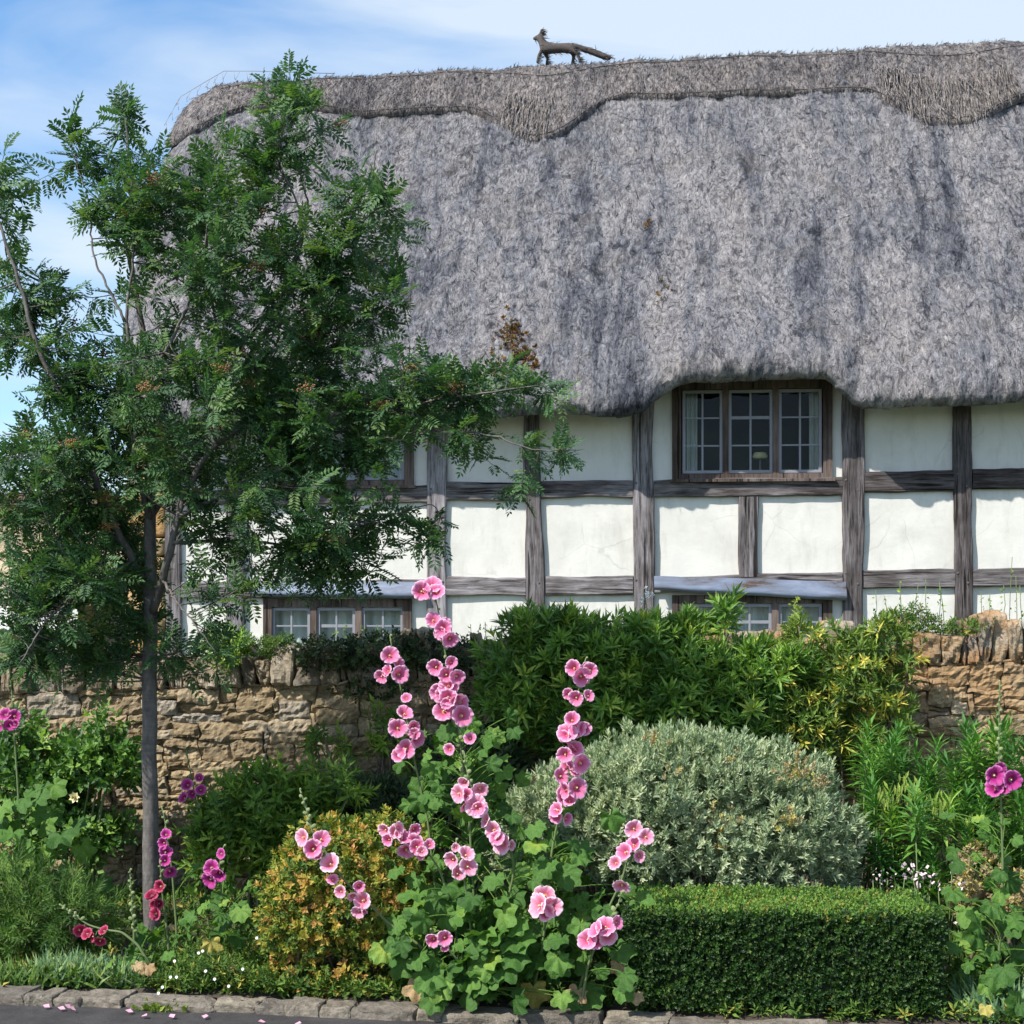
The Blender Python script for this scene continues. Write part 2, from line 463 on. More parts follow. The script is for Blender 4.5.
M['boxcore'] = m_plain('box_core', (0.012, 0.022, 0.008), 0.9, 0.5, 30)
M['ivy'] = m_leaf('wall_ivy_leaf', [(0, (0.02, 0.04, 0.017)), (0.6, (0.045, 0.08, 0.03)), (1, (0.11, 0.16, 0.055))], 0.55, 0.15, 0.3)
M['herb'] = m_leaf('low_herb_leaf', [(0, (0.036, 0.088, 0.015)), (0.6, (0.084, 0.164, 0.025)), (0.93, (0.156, 0.252, 0.042)), (1, (0.408, 0.328, 0.070))], 0.55, 0.2, 0.3)
M['weed'] = m_leaf('verge_weed', [(0, (0.10, 0.17, 0.03)), (1, (0.28, 0.36, 0.06))], 0.6, 0.2, 0.3)

# ------------------------------------------------------------------ leaf templates (long axis +X, face +Z)


def T_simple(w=0.2, fold=0.06, curl=-0.08):
    v = np.array([(0, 0, 0), (.45, -w, fold), (.45, w, fold), (1, 0, curl), (.45, 0, 0)], float)
    return v, [np.array([(0, 1, 4), (0, 4, 2), (1, 3, 4), (4, 3, 2)])]


def T_quad(w=0.2, fold=0.05):
    v = np.array([(0, 0, 0), (.5, -w, fold), (1, 0, 0), (.5, w, fold)], float)
    return v, [np.array([(0, 1, 2), (0, 2, 3)])]


def T_join(parts):
    vs, fs, rs, n = [], [], [], 0
    for (v, f), r in parts:
        vs.append(v)
        for a in f:
            fs.append(np.asarray(a) + n)
        rs.append(np.full(len(v), r))
        n += len(v)
    return np.concatenate(vs), fs, np.concatenate(rs)


def place(tmpl, pos, x, z, s):
    x = unit(np.array(x, float)); z = np.array(z, float)
    y = unit(np.cross(z, x)); z = np.cross(x, y)
    v = tmpl[0]
    return np.array(pos) + s * (v[:, 0:1] * x + v[:, 1:2] * y + v[:, 2:3] * z), tmpl[1]


def T_pinnate(pairs=6, r=None):
    r = r or random.Random(3)
    lf = T_quad(0.20, 0.06)
    parts = []
    droop = r.uniform(-0.1, -0.3)
    for i in range(pairs):
        t = 0.18 + 0.72 * i / (pairs - 1)
        L = 0.33 * (1 - 0.35 * abs(t - 0.5)) * r.uniform(.9, 1.1)
        z = droop * t * t
        for s in (-1, 1):
            a = rad(r.uniform(52, 68))
            parts.append((place(lf, (t, 0, z), (math.cos(a), s * math.sin(a), r.uniform(-.35, 0.0)), (0, r.uniform(-.3, .3), 1), L), r.uniform(-.07, .07)))
    parts.append((place(lf, (0.92, 0, droop), (1, 0, -.3), (0, 0, 1), 0.3), 0))
    v = np.array([(0, -.006, 0), (0, .006, 0), (.92, .004, droop), (.92, -.004, droop), (.5, 0, droop * .25 + .004)], float)
    parts.append(((v, [np.array([(0, 4, 1), (1, 4, 2), (2, 4, 3), (3, 4, 0)])]), 0.1))
    return T_join(parts)


def T_whorl(n, tmpl, ang=(25, 75), length=(.7, 1.0), along=0.5, r=None):
    """n leaves spiralled round a shoot that runs along +X"""
    r = r or random.Random(5)
    parts = []
    for i in range(n):
        t = along * (1 - i / max(1, n - 1))
        t = along - t
        a = rad(ang[1] + (ang[0] - ang[1]) * (i / max(1, n - 1)) + r.uniform(-10, 10))
        ph = i * 2.39996 + r.uniform(-.3, .3)
        d = (math.cos(a), math.sin(a) * math.cos(ph), math.sin(a) * math.sin(ph))
        nrm = (math.sin(a), -math.cos(a) * math.cos(ph), -math.cos(a) * math.sin(ph))
        parts.append((place(tmpl, (t, 0, 0), d, nrm, r.uniform(*length) * (1 - .25 * i / n)), r.uniform(-.1, .1)))
    return T_join(parts)


def T_palm(lobes=5, depth=0.22, seed=0):
    """rounded lobed hollyhock leaf, stalk at the origin, tip at +X"""
    r = random.Random(seed)
    n = 26
    rim, mid = [], []
    for i in range(n + 1):
        u = i / n
        a = rad(-158 + 316 * u)
        l = 0.5 + 0.5 * math.cos(u * lobes * 2 * math.pi + math.pi)
        R = (0.52 + 0.12 * math.cos(a)) * (1 - depth + depth * l) * r.uniform(.95, 1.04)
        z = 0.09 * math.sin(u * lobes * 2 * math.pi) + r.uniform(-.035, .035) - 0.10 * math.cos(a)
        rim.append((R * math.cos(a) + .18, R * math.sin(a), z))
        mid.append((R * .55 * math.cos(a) + .12, R * .55 * math.sin(a), z * .35 + .05 + .03 * l))
    v = np.array([(0.05, 0, 0)] + mid + rim, float)
    f3 = np.array([(0, 1 + i, 2 + i) for i in range(n)])
    o = 1; p = 1 + n + 1
    f4 = np.array([(o + i, p + i, p + i + 1, o + i + 1) for i in range(n)])
    rr = np.concatenate([[0.1], np.full(n + 1, 0.04), np.full(n + 1, -0.02)])
    return v, [f3, f4], rr


PALM = [T_palm(5, .22, 1), T_palm(5, .30, 2), T_palm(7, .18, 3)]
PIN = [T_pinnate(6, random.Random(1)), T_pinnate(7, random.Random(2)), T_pinnate(5, random.Random(3)), T_pinnate(6, random.Random(8))]


def rdir(n, up=0.0):
    d = rng.normal(size=(n, 3))
    d[:, 2] += up
    return unit(d)


# ------------------------------------------------------------------ world, sun, camera
EL, AZ = rad(47), rad(46)
to_sun = np.array([-math.sin(AZ) * math.cos(EL), -math.cos(AZ) * math.cos(EL), math.sin(EL)])
w = bpy.data.worlds.new('World'); S.world = w; w.use_nodes = True
wt = w.node_tree; wt.nodes.clear()


def wn(typ, **props):
    n = wt.nodes.new(typ)
    for k, v in props.items():
        setattr(n, k, v)
    return n


sky = wn('ShaderNodeTexSky', sky_type='NISHITA', sun_disc=False, sun_elevation=EL, sun_rotation=math.pi + AZ, air_density=1.0, dust_density=0.6, ozone_density=1.6)
tc = wn('ShaderNodeTexCoord')
mp = wn('ShaderNodeMapping')
mp.inputs['Scale'].default_value = (1.0, 1.0, 3.2)
mp.inputs['Rotation'].default_value = (0, rad(14), 0)
mp.inputs['Location'].default_value = (0.35, 0.0, 0.62)
nz = wn('ShaderNodeTexNoise')
nz.inputs['Scale'].default_value = 2.6; nz.inputs['Detail'].default_value = 6; nz.inputs['Roughness'].default_value = 0.5; nz.inputs['Distortion'].default_value = 0.5
rp = wn('ShaderNodeValToRGB')
rp.color_ramp.elements[0].position = 0.37; rp.color_ramp.elements[0].color = (0, 0, 0, 1)
rp.color_ramp.elements[1].position = 0.60; rp.color_ramp.elements[1].color = (1, 1, 1, 1)
fm = wn('ShaderNodeMath', operation='MULTIPLY'); fm.inputs[1].default_value = 0.85
mx = wn('ShaderNodeMix', data_type='RGBA')
mx.inputs[7].default_value = (5.3, 6.0, 6.7, 1)
bg = wn('ShaderNodeBackground'); bg.inputs[1].default_value = 0.112
wo = wn('ShaderNodeOutputWorld')
L = wt.links.new
L(tc.outputs['Generated'], mp.inputs['Vector']); L(mp.outputs[0], nz.inputs['Vector']); L(nz.outputs[0], rp.inputs[0])
L(rp.outputs[0], fm.inputs[0]); L(fm.outputs[0], mx.inputs[0]); hs = wn('ShaderNodeHueSaturation'); hs.inputs['Saturation'].default_value = 1.4; hs.inputs['Value'].default_value = 1.45; L(sky.outputs[0], hs.inputs['Color']); L(hs.outputs[0], mx.inputs[6]); L(mx.outputs[2], bg.inputs[0]); L(bg.outputs[0], wo.inputs[0])

sl = bpy.data.lights.new('sun', 'SUN'); sl.energy = 4.9; sl.angle = rad(0.6); sl.color = (1.0, 0.95, 0.87)
so = bpy.data.objects.new('sun', sl); COL.objects.link(so)
so.rotation_euler = Vector(to_sun).to_track_quat('Z', 'Y').to_euler(); so.location = (-6, -6, 12)

cd = bpy.data.cameras.new('camera'); co = bpy.data.objects.new('camera', cd); COL.objects.link(co)
cd.sensor_width = 36; cd.sensor_fit = 'HORIZONTAL'; cd.lens = 36 * F / 1024
cd.shift_y = (YH - 512) / 1024; cd.clip_end = 3000
co.location = (0, 0, CAMZ); co.rotation_euler = (rad(90), 0, YAW)
S.camera = co
S.view_settings.view_transform = 'Standard'; S.view_settings.look = 'None'; S.view_settings.gamma = 1
S.view_settings.use_curve_mapping = False
S.view_settings.exposure = 0.47
S.render.engine = 'CYCLES'
S.cycles.max_bounces = 6; S.cycles.transparent_max_bounces = 8

# ------------------------------------------------------------------ ground, road, kerb


def kerb_y(x):
    return 5.87 - 0.066 * np.minimum(x, 0) - .10 * np.clip((x + .1) / .5, 0, 1)


SOIL_Y1 = 8.6


def soil_z(x, y):
    return 0.045 + 0.06 * np.clip((y - 6.2) / 2.0, 0, 1)


m = MB(); m.box((-400, -300, -0.5), (400, 700, -0.02)); tag(m.build('ground', M['lawn'], smooth=False), kind='structure')
m = MB(); m.add([(-30, -4, 0), (30, -4, 0), (30, kerb_y(30) + .1, 0), (-30, kerb_y(-30) + .1, 0)], [[0, 1, 2, 3]])
tag(m.build('road', M['road'], smooth=False), kind='structure')
gx = np.linspace(-7, 5, 240); gv = np.linspace(0, 1, 60)
G = np.zeros((240, 60, 3))
for i, x in enumerate(gx):
    y0 = kerb_y(x) + .13
    yy = y0 + (SOIL_Y1 - y0) * gv
    G[i, :, 0] = x; G[i, :, 1] = yy; G[i, :, 2] = soil_z(x, yy)
G[..., 2] -= .035 * (1 - np.clip(gv / .06, 0, 1))[None]
G[..., 2] += 0.018 * vn(G * 9) + 0.01 * vn(G * 31)
m = MB(); m.grid(G); tag(m.build('flower_bed', M['soil']), kind='structure')
m = MB(); m.add([(-40, SOIL_Y1, .14), (40, SOIL_Y1, .14), (40, 40, .2), (-40, 40, .2)], [[0, 1, 2, 3]])
tag(m.build('garden_lawn', M['lawn'], smooth=False), kind='structure')


def cube_shell(n):
    vs, fs, key = [], [], {}
    lin = np.linspace(-1, 1, n + 1)

    def vid(p):
        k = tuple(np.round(p, 5))
        if k not in key:
            key[k] = len(vs); vs.append(p)
        return key[k]
    for ax in range(3):
        for sg in (-1, 1):
            for i in range(n):
                for j in range(n):
                    q = []
                    for a, b in ((i, j), (i + 1, j), (i + 1, j + 1), (i, j + 1)):
                        p = [0, 0, 0]; p[ax] = sg; p[(ax + 1) % 3] = lin[a]; p[(ax + 2) % 3] = lin[b]
                        q.append(vid(p))
                    fs.append(q if sg > 0 else q[::-1])
    return np.array(vs, float), np.array(fs)


SH5 = cube_shell(11)


def rock(mb, c, size, rotz=0.0, tilt=0.0, k=5.0, amp=0.1, rnd=None, yaw=0.0):
    v, f = SH5
    p = v / (np.sum(np.abs(v) ** k, 1, keepdims=True) ** (1 / k))
    off = rng.random(3) * 50
    nrm_ = unit(v)
    d = vn(v * 1.3 + off) * amp + vn(v * 2.9 + off) * amp * .55 + vn(v * 6.1 + off) * amp * .25
    sk = 1 + rng.uniform(-.12, .12) * v[:, 2:3]
    p = p * (1 + d[:, None]) * np.array([1, 1, 1])
    p[:, :2] *= sk
    p = p * np.array(size) / 2
    ct, st = math.cos(tilt), math.sin(tilt)
    p = np.stack([p[:, 0] * ct + p[:, 2] * st, p[:, 1], -p[:, 0] * st + p[:, 2] * ct], 1)
    cy, sy = math.cos(yaw), math.sin(yaw)
    p = np.stack([p[:, 0] * cy - p[:, 1] * sy, p[:, 0] * sy + p[:, 1] * cy, p[:, 2]], 1)
    mb.add(p + np.array(c), [f], rng.random() if rnd is None else rnd)


m = MB()
x = -5.0
while x < 3.6:
    wd = rng.choice([.13, .2, .28, .36, .46]) * rng.uniform(.85, 1.15)
    rock(m, (x + wd / 2, kerb_y(x + wd / 2) + .075 + rng.uniform(-.012, .012), -0.036 + rng.uniform(-.012, .006)), (wd + .004, 0.15, .15), k=16, amp=.11, yaw=(-.062 if x < 0 else 0) + rng.uniform(-.04, .04), tilt=rng.uniform(-.03, .03))
    x += wd
tag(m.build('kerb', M['kerbstone'], smooth=False), kind='structure')

# ------------------------------------------------------------------ garden wall
WY = 8.2


def wall_top(x):
    return 1.20 + 0.034 * (x + 2.6)


base = (0, WY, 0.1)
gw = thing('garden_wall', 'honey coloured rubble stone garden wall with upright coping stones', 'wall', base)
m = MB()
CW, CH = .030, .027
NXC, NZC = int(9.8 / CW), int(1.36 / CH)
occ = np.zeros((NXC, NZC), bool)


def wall_stone(x, z, wd, h):
    zt = z + 0.034 * (x + 2.6)
    nx, nz_ = max(5, int(wd / .017)), max(4, int(h / .015))
    ux = np.clip((np.arange(nx + 3) - 1) / nx, 0, 1); vz = np.clip((np.arange(nz_ + 3) - 1) / nz_, 0, 1)
    UX, VZ = np.meshgrid(ux, vz, indexing='ij')
    g = rng.uniform(.0005, .0035)
    sk = rng.uniform(-.012, .012, 4)
    X = x + g + (wd - 2 * g) * UX + sk[0] * (VZ - .5)
    Z = zt + g * .6 + (h - 1.2 * g) * VZ + sk[1] * (UX - .5)
    e = np.minimum(np.minimum(UX, 1 - UX) * wd, np.minimum(VZ, 1 - VZ) * h)
    bul = 1 - np.exp(-e / .003)
    prot = rng.uniform(-.004, .024)
    pos = np.stack([X, np.zeros_like(X), Z], -1)
    Y = WY - prot - .008 * bul + .012 * vn(pos * 9 + rng.random(3) * 9) + .014 * np.abs(vn(pos * 24)) + .010 * vn(pos * 55) + sk[2] * 1.6 * (UX - .5) + sk[3] * 1.4 * (VZ - .5)
    ring = np.zeros_like(X, bool); ring[0] = ring[-1] = True; ring[:, 0] = ring[:, -1] = True
    Y = np.where(ring, WY + .022, Y)
    wob = .010 * np.exp(-e / .02)
    G = np.stack([X + wob * vn(pos * 24 + 5), Y, Z + wob * vn(pos * 24 + 9)], -1)
    m.grid(G, rng.random())


for jz in range(NZC):
    ix = 0
    while ix < NXC:
        if occ[ix, jz]:
            ix += 1
            continue
        hh = int(rng.choice([1, 2, 3, 4, 5], p=[.20, .32, .26, .15, .07]))
        ww = int(rng.integers(3, 11) + hh * rng.uniform(.0, 1.2))
        w_ = 1
        while w_ < ww and ix + w_ < NXC and not occ[ix + w_, jz]:
            w_ += 1
        h_ = min(hh, NZC - jz)
        occ[ix:ix + w_, jz:jz + h_] = True
        x_ = -5.5 + ix * CW
        hm = min(h_ * CH, 1.235 - jz * CH)
        if hm > .018:
            wall_stone(x_, jz * CH, w_ * CW, hm)
        ix += w_
m.build('stonework', M['stone'], gw, smooth=False)
m = MB()
xs = np.linspace(-5.6, 4.4, 60)
for yy0, yy1 in ((WY + .025, WY + .42),):
    G = np.zeros((60, 2, 3)); G[:, :, 0] = xs[:, None]; G[:, 0, 2] = 0; G[:, 1, 2] = wall_top(xs) + .02; G[:, :, 1] = yy0
    m.grid(G)
    G = np.zeros((60, 2, 3)); G[:, :, 0] = xs[:, None]; G[:, :, 2] = wall_top(xs)[:, None] + .02; G[:, 0, 1] = yy0; G[:, 1, 1] = yy1
    m.grid(G)
    G = np.zeros((60, 2, 3)); G[:, :, 0] = xs[:, None]; G[:, 0, 2] = 0; G[:, 1, 2] = wall_top(xs) + .02; G[:, :, 1] = yy1
    m.grid(G, flip=True)
m.build('mortar_core', M['mortar'], gw)
m = MB()
x = -5.4
while x < 4.2:
    wd = rng.choice([.035, .05, .075, .11, .15]) * rng.uniform(.85, 1.15)
    h = rng.uniform(.15, .29)
    rock(m, (x + wd / 2, WY + .17 + rng.uniform(-.02, .02), wall_top(x) + .015 + h / 2), (wd * 1.05, .40, h), tilt=rng.uniform(-.08, .10), k=10, amp=.10)
    x += wd + rng.uniform(0, .012)
m.build('coping', M['coping'], gw, smooth=False)

# ------------------------------------------------------------------ cottage
HY = 12.5
cot = thing('thatched_cottage', 'timber framed white cottage under a deep grey thatched roof', 'cottage', (-1.0, HY, 0.2))


def hx(px, py=500):
    return P(px, py, HY)[0]


def hz(py, px=640):
    return P(px, py, HY)[2]


XW0, XW1 = hx(165), 5.6
wins = [  # px rect of the opening, lights (px), rows
    dict(r=(672, 381, 832, 480), lights=[(682, 723), (728, 773), (778, 822)], kind='upper'),
    dict(r=(672, 595, 832, 664), lights=[(682, 721), (727, 772), (778, 822)], kind='lower'),
    dict(r=(264, 599, 412, 668), lights=[(272, 311), (317, 356), (362, 404)], kind='lower'),
    dict(r=(266, 404, 414, 487), lights=[(275, 314), (320, 358), (364, 405)], kind='upper2'),
]
rects = []
for wdw in wins:
    a = P(wdw['r'][0], wdw['r'][3], HY); b = P(wdw['r'][2], wdw['r'][1], HY)
    # the opening in world units
    wdw['w'] = (a[0], b[0], a[2], P(wdw['r'][0], wdw['r'][1], HY)[2] * .5 + b[2] * .5)
    rects.append(wdw['w'])
xb = sorted({XW0, XW1, *[r[0] for r in rects], *[r[1] for r in rects]})
zb = sorted({0.1, 3.75, *[r[2] for r in rects], *[r[3] for r in rects]})
m = MB()
for i in range(len(xb) - 1):
    for j in range(len(zb) - 1):
        cx, cz = (xb[i] + xb[i + 1]) / 2, (zb[j] + zb[j + 1]) / 2
        if any(r[0] < cx < r[1] and r[2] < cz < r[3] for r in rects):
            continue
        nx = max(2, int((xb[i + 1] - xb[i]) / .06)); nz2 = max(2, int((zb[j + 1] - zb[j]) / .06))
        X, Z = np.meshgrid(np.linspace(xb[i], xb[i + 1], nx + 1), np.linspace(zb[j], zb[j + 1], nz2 + 1), indexing='ij')
        G = np.stack([X, np.full_like(X, HY), Z], -1)
        G[..., 1] += .007 * vn(G * 2.6) + .0035 * vn(G * 8)
        m.grid(G)
for r in rects:  # reveals
    for a, b in (((r[0], r[2]), (r[0], r[3])), ((r[0], r[3]), (r[1], r[3])), ((r[1], r[3]), (r[1], r[2])), ((r[1], r[2]), (r[0], r[2]))):
        m.add([(a[0], HY - .004, a[1]), (b[0], HY - .004, b[1]), (b[0], HY + .25, b[1]), (a[0], HY + .25, a[1])], [[0, 1, 2, 3]])
m.build('plaster_wall', M['plaster'], cot)
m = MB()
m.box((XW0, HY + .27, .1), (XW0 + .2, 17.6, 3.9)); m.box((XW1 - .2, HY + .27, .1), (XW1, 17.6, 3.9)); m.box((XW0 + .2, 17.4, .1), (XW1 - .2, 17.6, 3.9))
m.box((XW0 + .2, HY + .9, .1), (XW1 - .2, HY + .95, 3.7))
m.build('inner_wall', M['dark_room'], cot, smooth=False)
# golden stone end of the cottage
m = MB()
z = 0.1
while z < 3.75:
    h = rng.uniform(.14, .3)
    rock(m, (hx(146), HY + .12, z + h / 2), (hx(166) - hx(127) + rng.uniform(0, .03), .34, h - .01), k=9, amp=.03)
    z += h
m.build('stone_quoin', M['quoin'], cot)


def timber(mb, p0, p1, wd, depth=.055, wob=.013, tone=.5):
    p0 = np.array(p0, float); p1 = np.array(p1, float)
    Lg = np.linalg.norm(p1 - p0)
    n = max(6, int(Lg / .06))
    t = np.linspace(0, 1, n + 1)
    C = p0 + (p1 - p0) * t[:, None]
    T = unit(p1 - p0)
    Sd = unit(np.cross(T, (0, -1, 0)))
    Yv = np.array([0, -1.0, 0])
    sec = [(-.5, 0), (-.5, .75), (-.44, 1), (-.15, 1.02), (.15, 1.02), (.44, 1), (.5, .75), (.5, 0)]
    o = rng.random(3) * 80
    R = np.zeros((n + 1, len(sec), 3))
    for k, (a, b) in enumerate(sec):
        q = np.stack([t * Lg * 2.2, np.full(n + 1, np.sign(a) * 7.0), np.zeros(n + 1)], 1) + o
        wv = vn(q) * wob + vn(q * 4.1) * wob * .4
        R[:, k] = C + Sd * (a * wd + wv[:, None] * np.sign(a)) + Yv * (b * depth + .003 * vn(q * 3))[:, None]
    mb.grid(R, tone)
    mb.add(R[0], [list(range(len(sec)))[::-1]], .5); mb.add(R[-1], [list(range(len(sec)))], .5)


def member(name, pts, wpx, depth, mat, tone=.5):
    m = MB()
    a, b = P(*pts[0], HY), P(*pts[1], HY)
    a[1] = b[1] = HY + .01
    timber(m, a, b, wpx * HY / F * .95, depth + .01, tone=tone)
    m.build(name, mat, cot, smooth=False)


for (x0, y0, x1, y1, wp) in [(236, 395, 236, 690, 19), (174, 395, 174, 690, 16), (437, 395, 437, 690, 20), (531, 395, 538, 690, 18), (643, 395, 644, 690, 22), (853, 390, 852, 690, 22), (961, 390, 964, 690, 18), (1072, 385, 1072, 690, 20), (1180, 385, 1180, 690, 20)]:
    member('post', ((x0, y0), (x1, y1)), wp, .050, M['oak_v'], {437: .75, 531: .4, 643: .5, 853: .3, 961: .15, 236: .9}.get(x0, .5))
member('post', ((749, 497), (749, 577)), 20, .045, M['oak_v'])
for (x0, y0, x1, y1, wp) in [
        (446, 491, 524, 491, 18), (541, 490, 633, 489, 18), (654, 489, 842, 486, 19), (863, 482, 953, 481, 22), (972, 480, 1063, 478, 21), (1081, 477, 1171, 475, 20), (245, 497, 428, 494, 18), (182, 497, 227, 497, 16),
        (446, 587, 526, 587, 20), (546, 586, 633, 585, 19), (654, 585, 842, 580, 18), (863, 580, 954, 579, 19), (972, 578, 1063, 577, 19), (1081, 577, 1171, 575, 19), (245, 590, 428, 588, 18), (182, 591, 227, 591, 17)]:
    member('rail', ((x0, y0), (x1, y1)), wp, .042, M['oak_h'], (.12 if x0 > 850 else .4) if y0 < 520 else (.55 if x0 > 850 else .8))


for (px, py) in [(636, 483), (649, 492), (636, 580), (649, 590), (846, 480), (858, 490), (846, 573), (858, 584), (958, 474), (967, 486), (958, 573), (968, 583), (532, 486), (539, 583), (431, 489), (443, 582)]:
    q = P(px, py, HY - .048)
    m = MB(); m.tube(np.array([q + [0, .02, 0], q + [0, -.004, 0], q + [0, -.006, 0]]), [.011, .011, .007], 8); m.build('peg', M['rod'], cot)


def make_window(d, label=None):
    x0, x1, z0, z1 = d['w']
    k = HY / F
    m = MB()
    fw = 9 * k
    yf, yb = HY - .035, HY + .07
    m.box((x0, yf, z0), (x0 + fw, yb, z1)); m.box((x1 - fw, yf, z0), (x1, yb, z1))
    m.box((x0 + fw, yf + .002, z1 - fw * .9), (x1 - fw, yb, z1)); m.box((x0 + fw, yf + .002, z0), (x1 - fw, yb, z0 + fw * .6))
    lx = [(hx(a), hx(b)) for a, b in d['lights']]
    for i in range(2):
        a, b = lx[i][1], lx[i + 1][0]
        m.box((a - .002, yf + .004, z0 + fw * .6), (b + .002, yb, z1 - fw * .9))
    W = m.build('window', M['frame'], cot, smooth=False, origin=((x0 + x1) / 2, HY, z0))
    if d['kind'] != 'lower':
        m = MB(); m.box((x0 - .02, HY - .075, z0 - .024), (x1 + .02, HY + .03, z0 - .002)); m.build('sill', M['frame'], W, smooth=False)
    for i, (a, b) in enumerate(lx):
        zb_, zt = z0 + fw * .6 + .006, z1 - fw * .9 - .006
        s = .024; a += .004; b -= .004
        ys, ye = HY - .012, HY + .03
        m = MB()
        m.box((a, ys, zb_), (a + s, ye, zt)); m.box((b - s, ys, zb_), (b, ye, zt)); m.box((a + s, ys, zb_), (b - s, ye, zb_ + s)); m.box((a + s, ys, zt - s), (b - s, ye, zt))
        cx = (a + b) / 2
        rows = 3
        g = .008
        m.box((cx - g, ys + .008, zb_ + s), (cx + g, ye - .008, zt - s))
        for r in range(1, rows):
            zz = zb_ + (zt - zb_) * r / rows
            gg = g * (1.6 if (i == 1 and r == 2) else .8)
            m.box((a + s, ys + .011, zz - gg), (b - s, ye - .011, zz + gg))
        m.build('sash', M['sash'], W, smooth=False)
        m = MB(); m.add([(a + s * .5, HY + .012, zb_ + .01), (b - s * .5, HY + .012, zb_ + .01), (b - s * .5, HY + .012, zt - .01), (a + s * .5, HY + .012, zt - .01)], [[0, 1, 2, 3]])
        m.build('pane', M['glass'], W, smooth=False)

    def cloth(xa, xc, za, zc, mat, name, waves):
        n = 60
        xx = np.linspace(xa, xc, n)
        G = np.zeros((n, 8, 3)); G[..., 0] = xx[:, None]; G[..., 2] = np.linspace(za, zc, 8)[None]
        G[..., 1] = HY + .14 + .02 * np.sin(np.linspace(0, waves * 2 * np.pi, n))[:, None] + .008 * vn(G * 9)
        MB().grid(G).build(name, mat, W)
    if d['kind'] == 'upper':
        cloth(hx(684), hx(698), z0, z1, M['curtain'], 'curtain', 3)
        cloth(hx(811), hx(826), z0, z1, M['curtain'], 'curtain', 3)
    else:
        cloth(x0 + .05, x1 - .05, z0, z1, M['blind'], 'blind', 9)
    return W


for d in wins:
    make_window(d)
# lamp on the sill of the upper window
lm = thing('table_lamp', 'small pale lamp standing behind the middle pane of the upper window', 'lamp', P(760, 473, HY + .2))
b = P(760, 473, HY + .2)
m = MB(); m.tube([b + [0, 0, 0.0], b + [0, 0, .02], b + [0, 0, .03], b + [0, 0, .13]], [.035, .03, .008, .008], 10); m.build('base', M['sash'], lm)
m = MB(); m.tube([b + [0, 0, .12], b + [0, 0, .14], b + [0, 0, .17]], [.06, .065, .05], 14); m.build('lamp_shade', M['cream_petal'], lm)

# lead hoods over the ground floor windows


def hood(p0, p1, drop0, drop1, seed):
    n = 60
    m = MB()
    a = np.linspace(0, 1, n)
    top = np.array([P(p0[0] + (p1[0] - p0[0]) * t, p0[1] + (p1[1] - p0[1]) * t, HY) for t in a])
    G = np.zeros((n, 5, 3))
    out = [.0, .02, .05, .07, .062]
    for k in range(5):
        fr = [0, .25, .62, .86, 1.0][k]
        dz = -(drop0 + (drop1 - drop0) * a) * HY / F * fr
        G[:, k] = top + np.stack([np.zeros(n), np.full(n, -.052 - out[k]), dz], 1)
    G += (.004 * vn(G * 5 + seed))[..., None] * np.array([0, .6, 1])
    lip = G[:, -1:].copy(); lip[..., 1] += .02; lip[..., 2] -= .012
    G = np.concatenate([G, lip], 1)
    m.grid(G)
    m.build('window_hood', M['lead'], cot)


hood((654, 576), (845, 582), 13, 17, 3)
hood((256, 580), (426, 582), 15, 15, 9)

# ---- thatch
prof_c = np.array([(12.56, 3.56), (12.36, 3.40), (12.20, 3.275), (12.10, 3.245), (12.02, 3.27), (11.985, 3.35), (12.03, 3.50), (12.20, 3.74), (14.85, 6.93), (15.02, 7.08), (15.2, 7.13)])
seg = np.concatenate([[0], np.cumsum(np.linalg.norm(np.diff(prof_c, axis=0), axis=1))])
PL = seg[-1]


def prof(s):
    """s in metres along the profile -> y, z (smoothed)"""
    y = z = 0
    for dlt, wgt in ((-.07, .2), (-.03, .2), (0, .2), (.03, .2), (.07, .2)):
        q = np.clip(s + dlt, 0, PL)
        y = y + wgt * np.interp(q, seg, prof_c[:, 0]); z = z + wgt * np.interp(q, seg, prof_c[:, 1])
    return y, z


def shear(x):
    return 0.0115 * (x + 0.6)


xa1, xa2 = P(628, 405, 12)[0], P(692, 405, 12)[0]
xa3, xa4 = P(822, 405, 12)[0], P(868, 405, 12)[0]
xb1, xb2, xb3, xb4 = P(225, 405, 12)[0], P(275, 405, 12)[0], P(400, 405, 12)[0], P(440, 405, 12)[0]


def sst(a, b, x):
    t = np.clip((x - a) / (b - a), 0, 1)
    return t * t * (3 - 2 * t)


def eyebrow(x):
    return .235 * sst(xa1, xa2, x) * (1 - sst(xa3, xa4, x)) + .04 * sst(xb1, xb2, x) * (1 - sst(xb3, xb4, x))


S0 = seg[5]


def surf(x, s):
    y, z = prof(s)
    z = z + .011 * (x + 1.5) * np.clip((s - 2.5) / 2.5, 0, 1) + .03 * np.clip((s - 4) / 1, 0, 1)
    fall = np.exp(-(np.maximum(s - S0, 0) / .85) ** 2)
    return np.stack([x + 0 * s, y + 0 * x, z + shear(x) + eyebrow(x) * fall - .03 * np.exp(-((x - P(610, 405, 12)[0]) / .25) ** 2) * fall], -1)


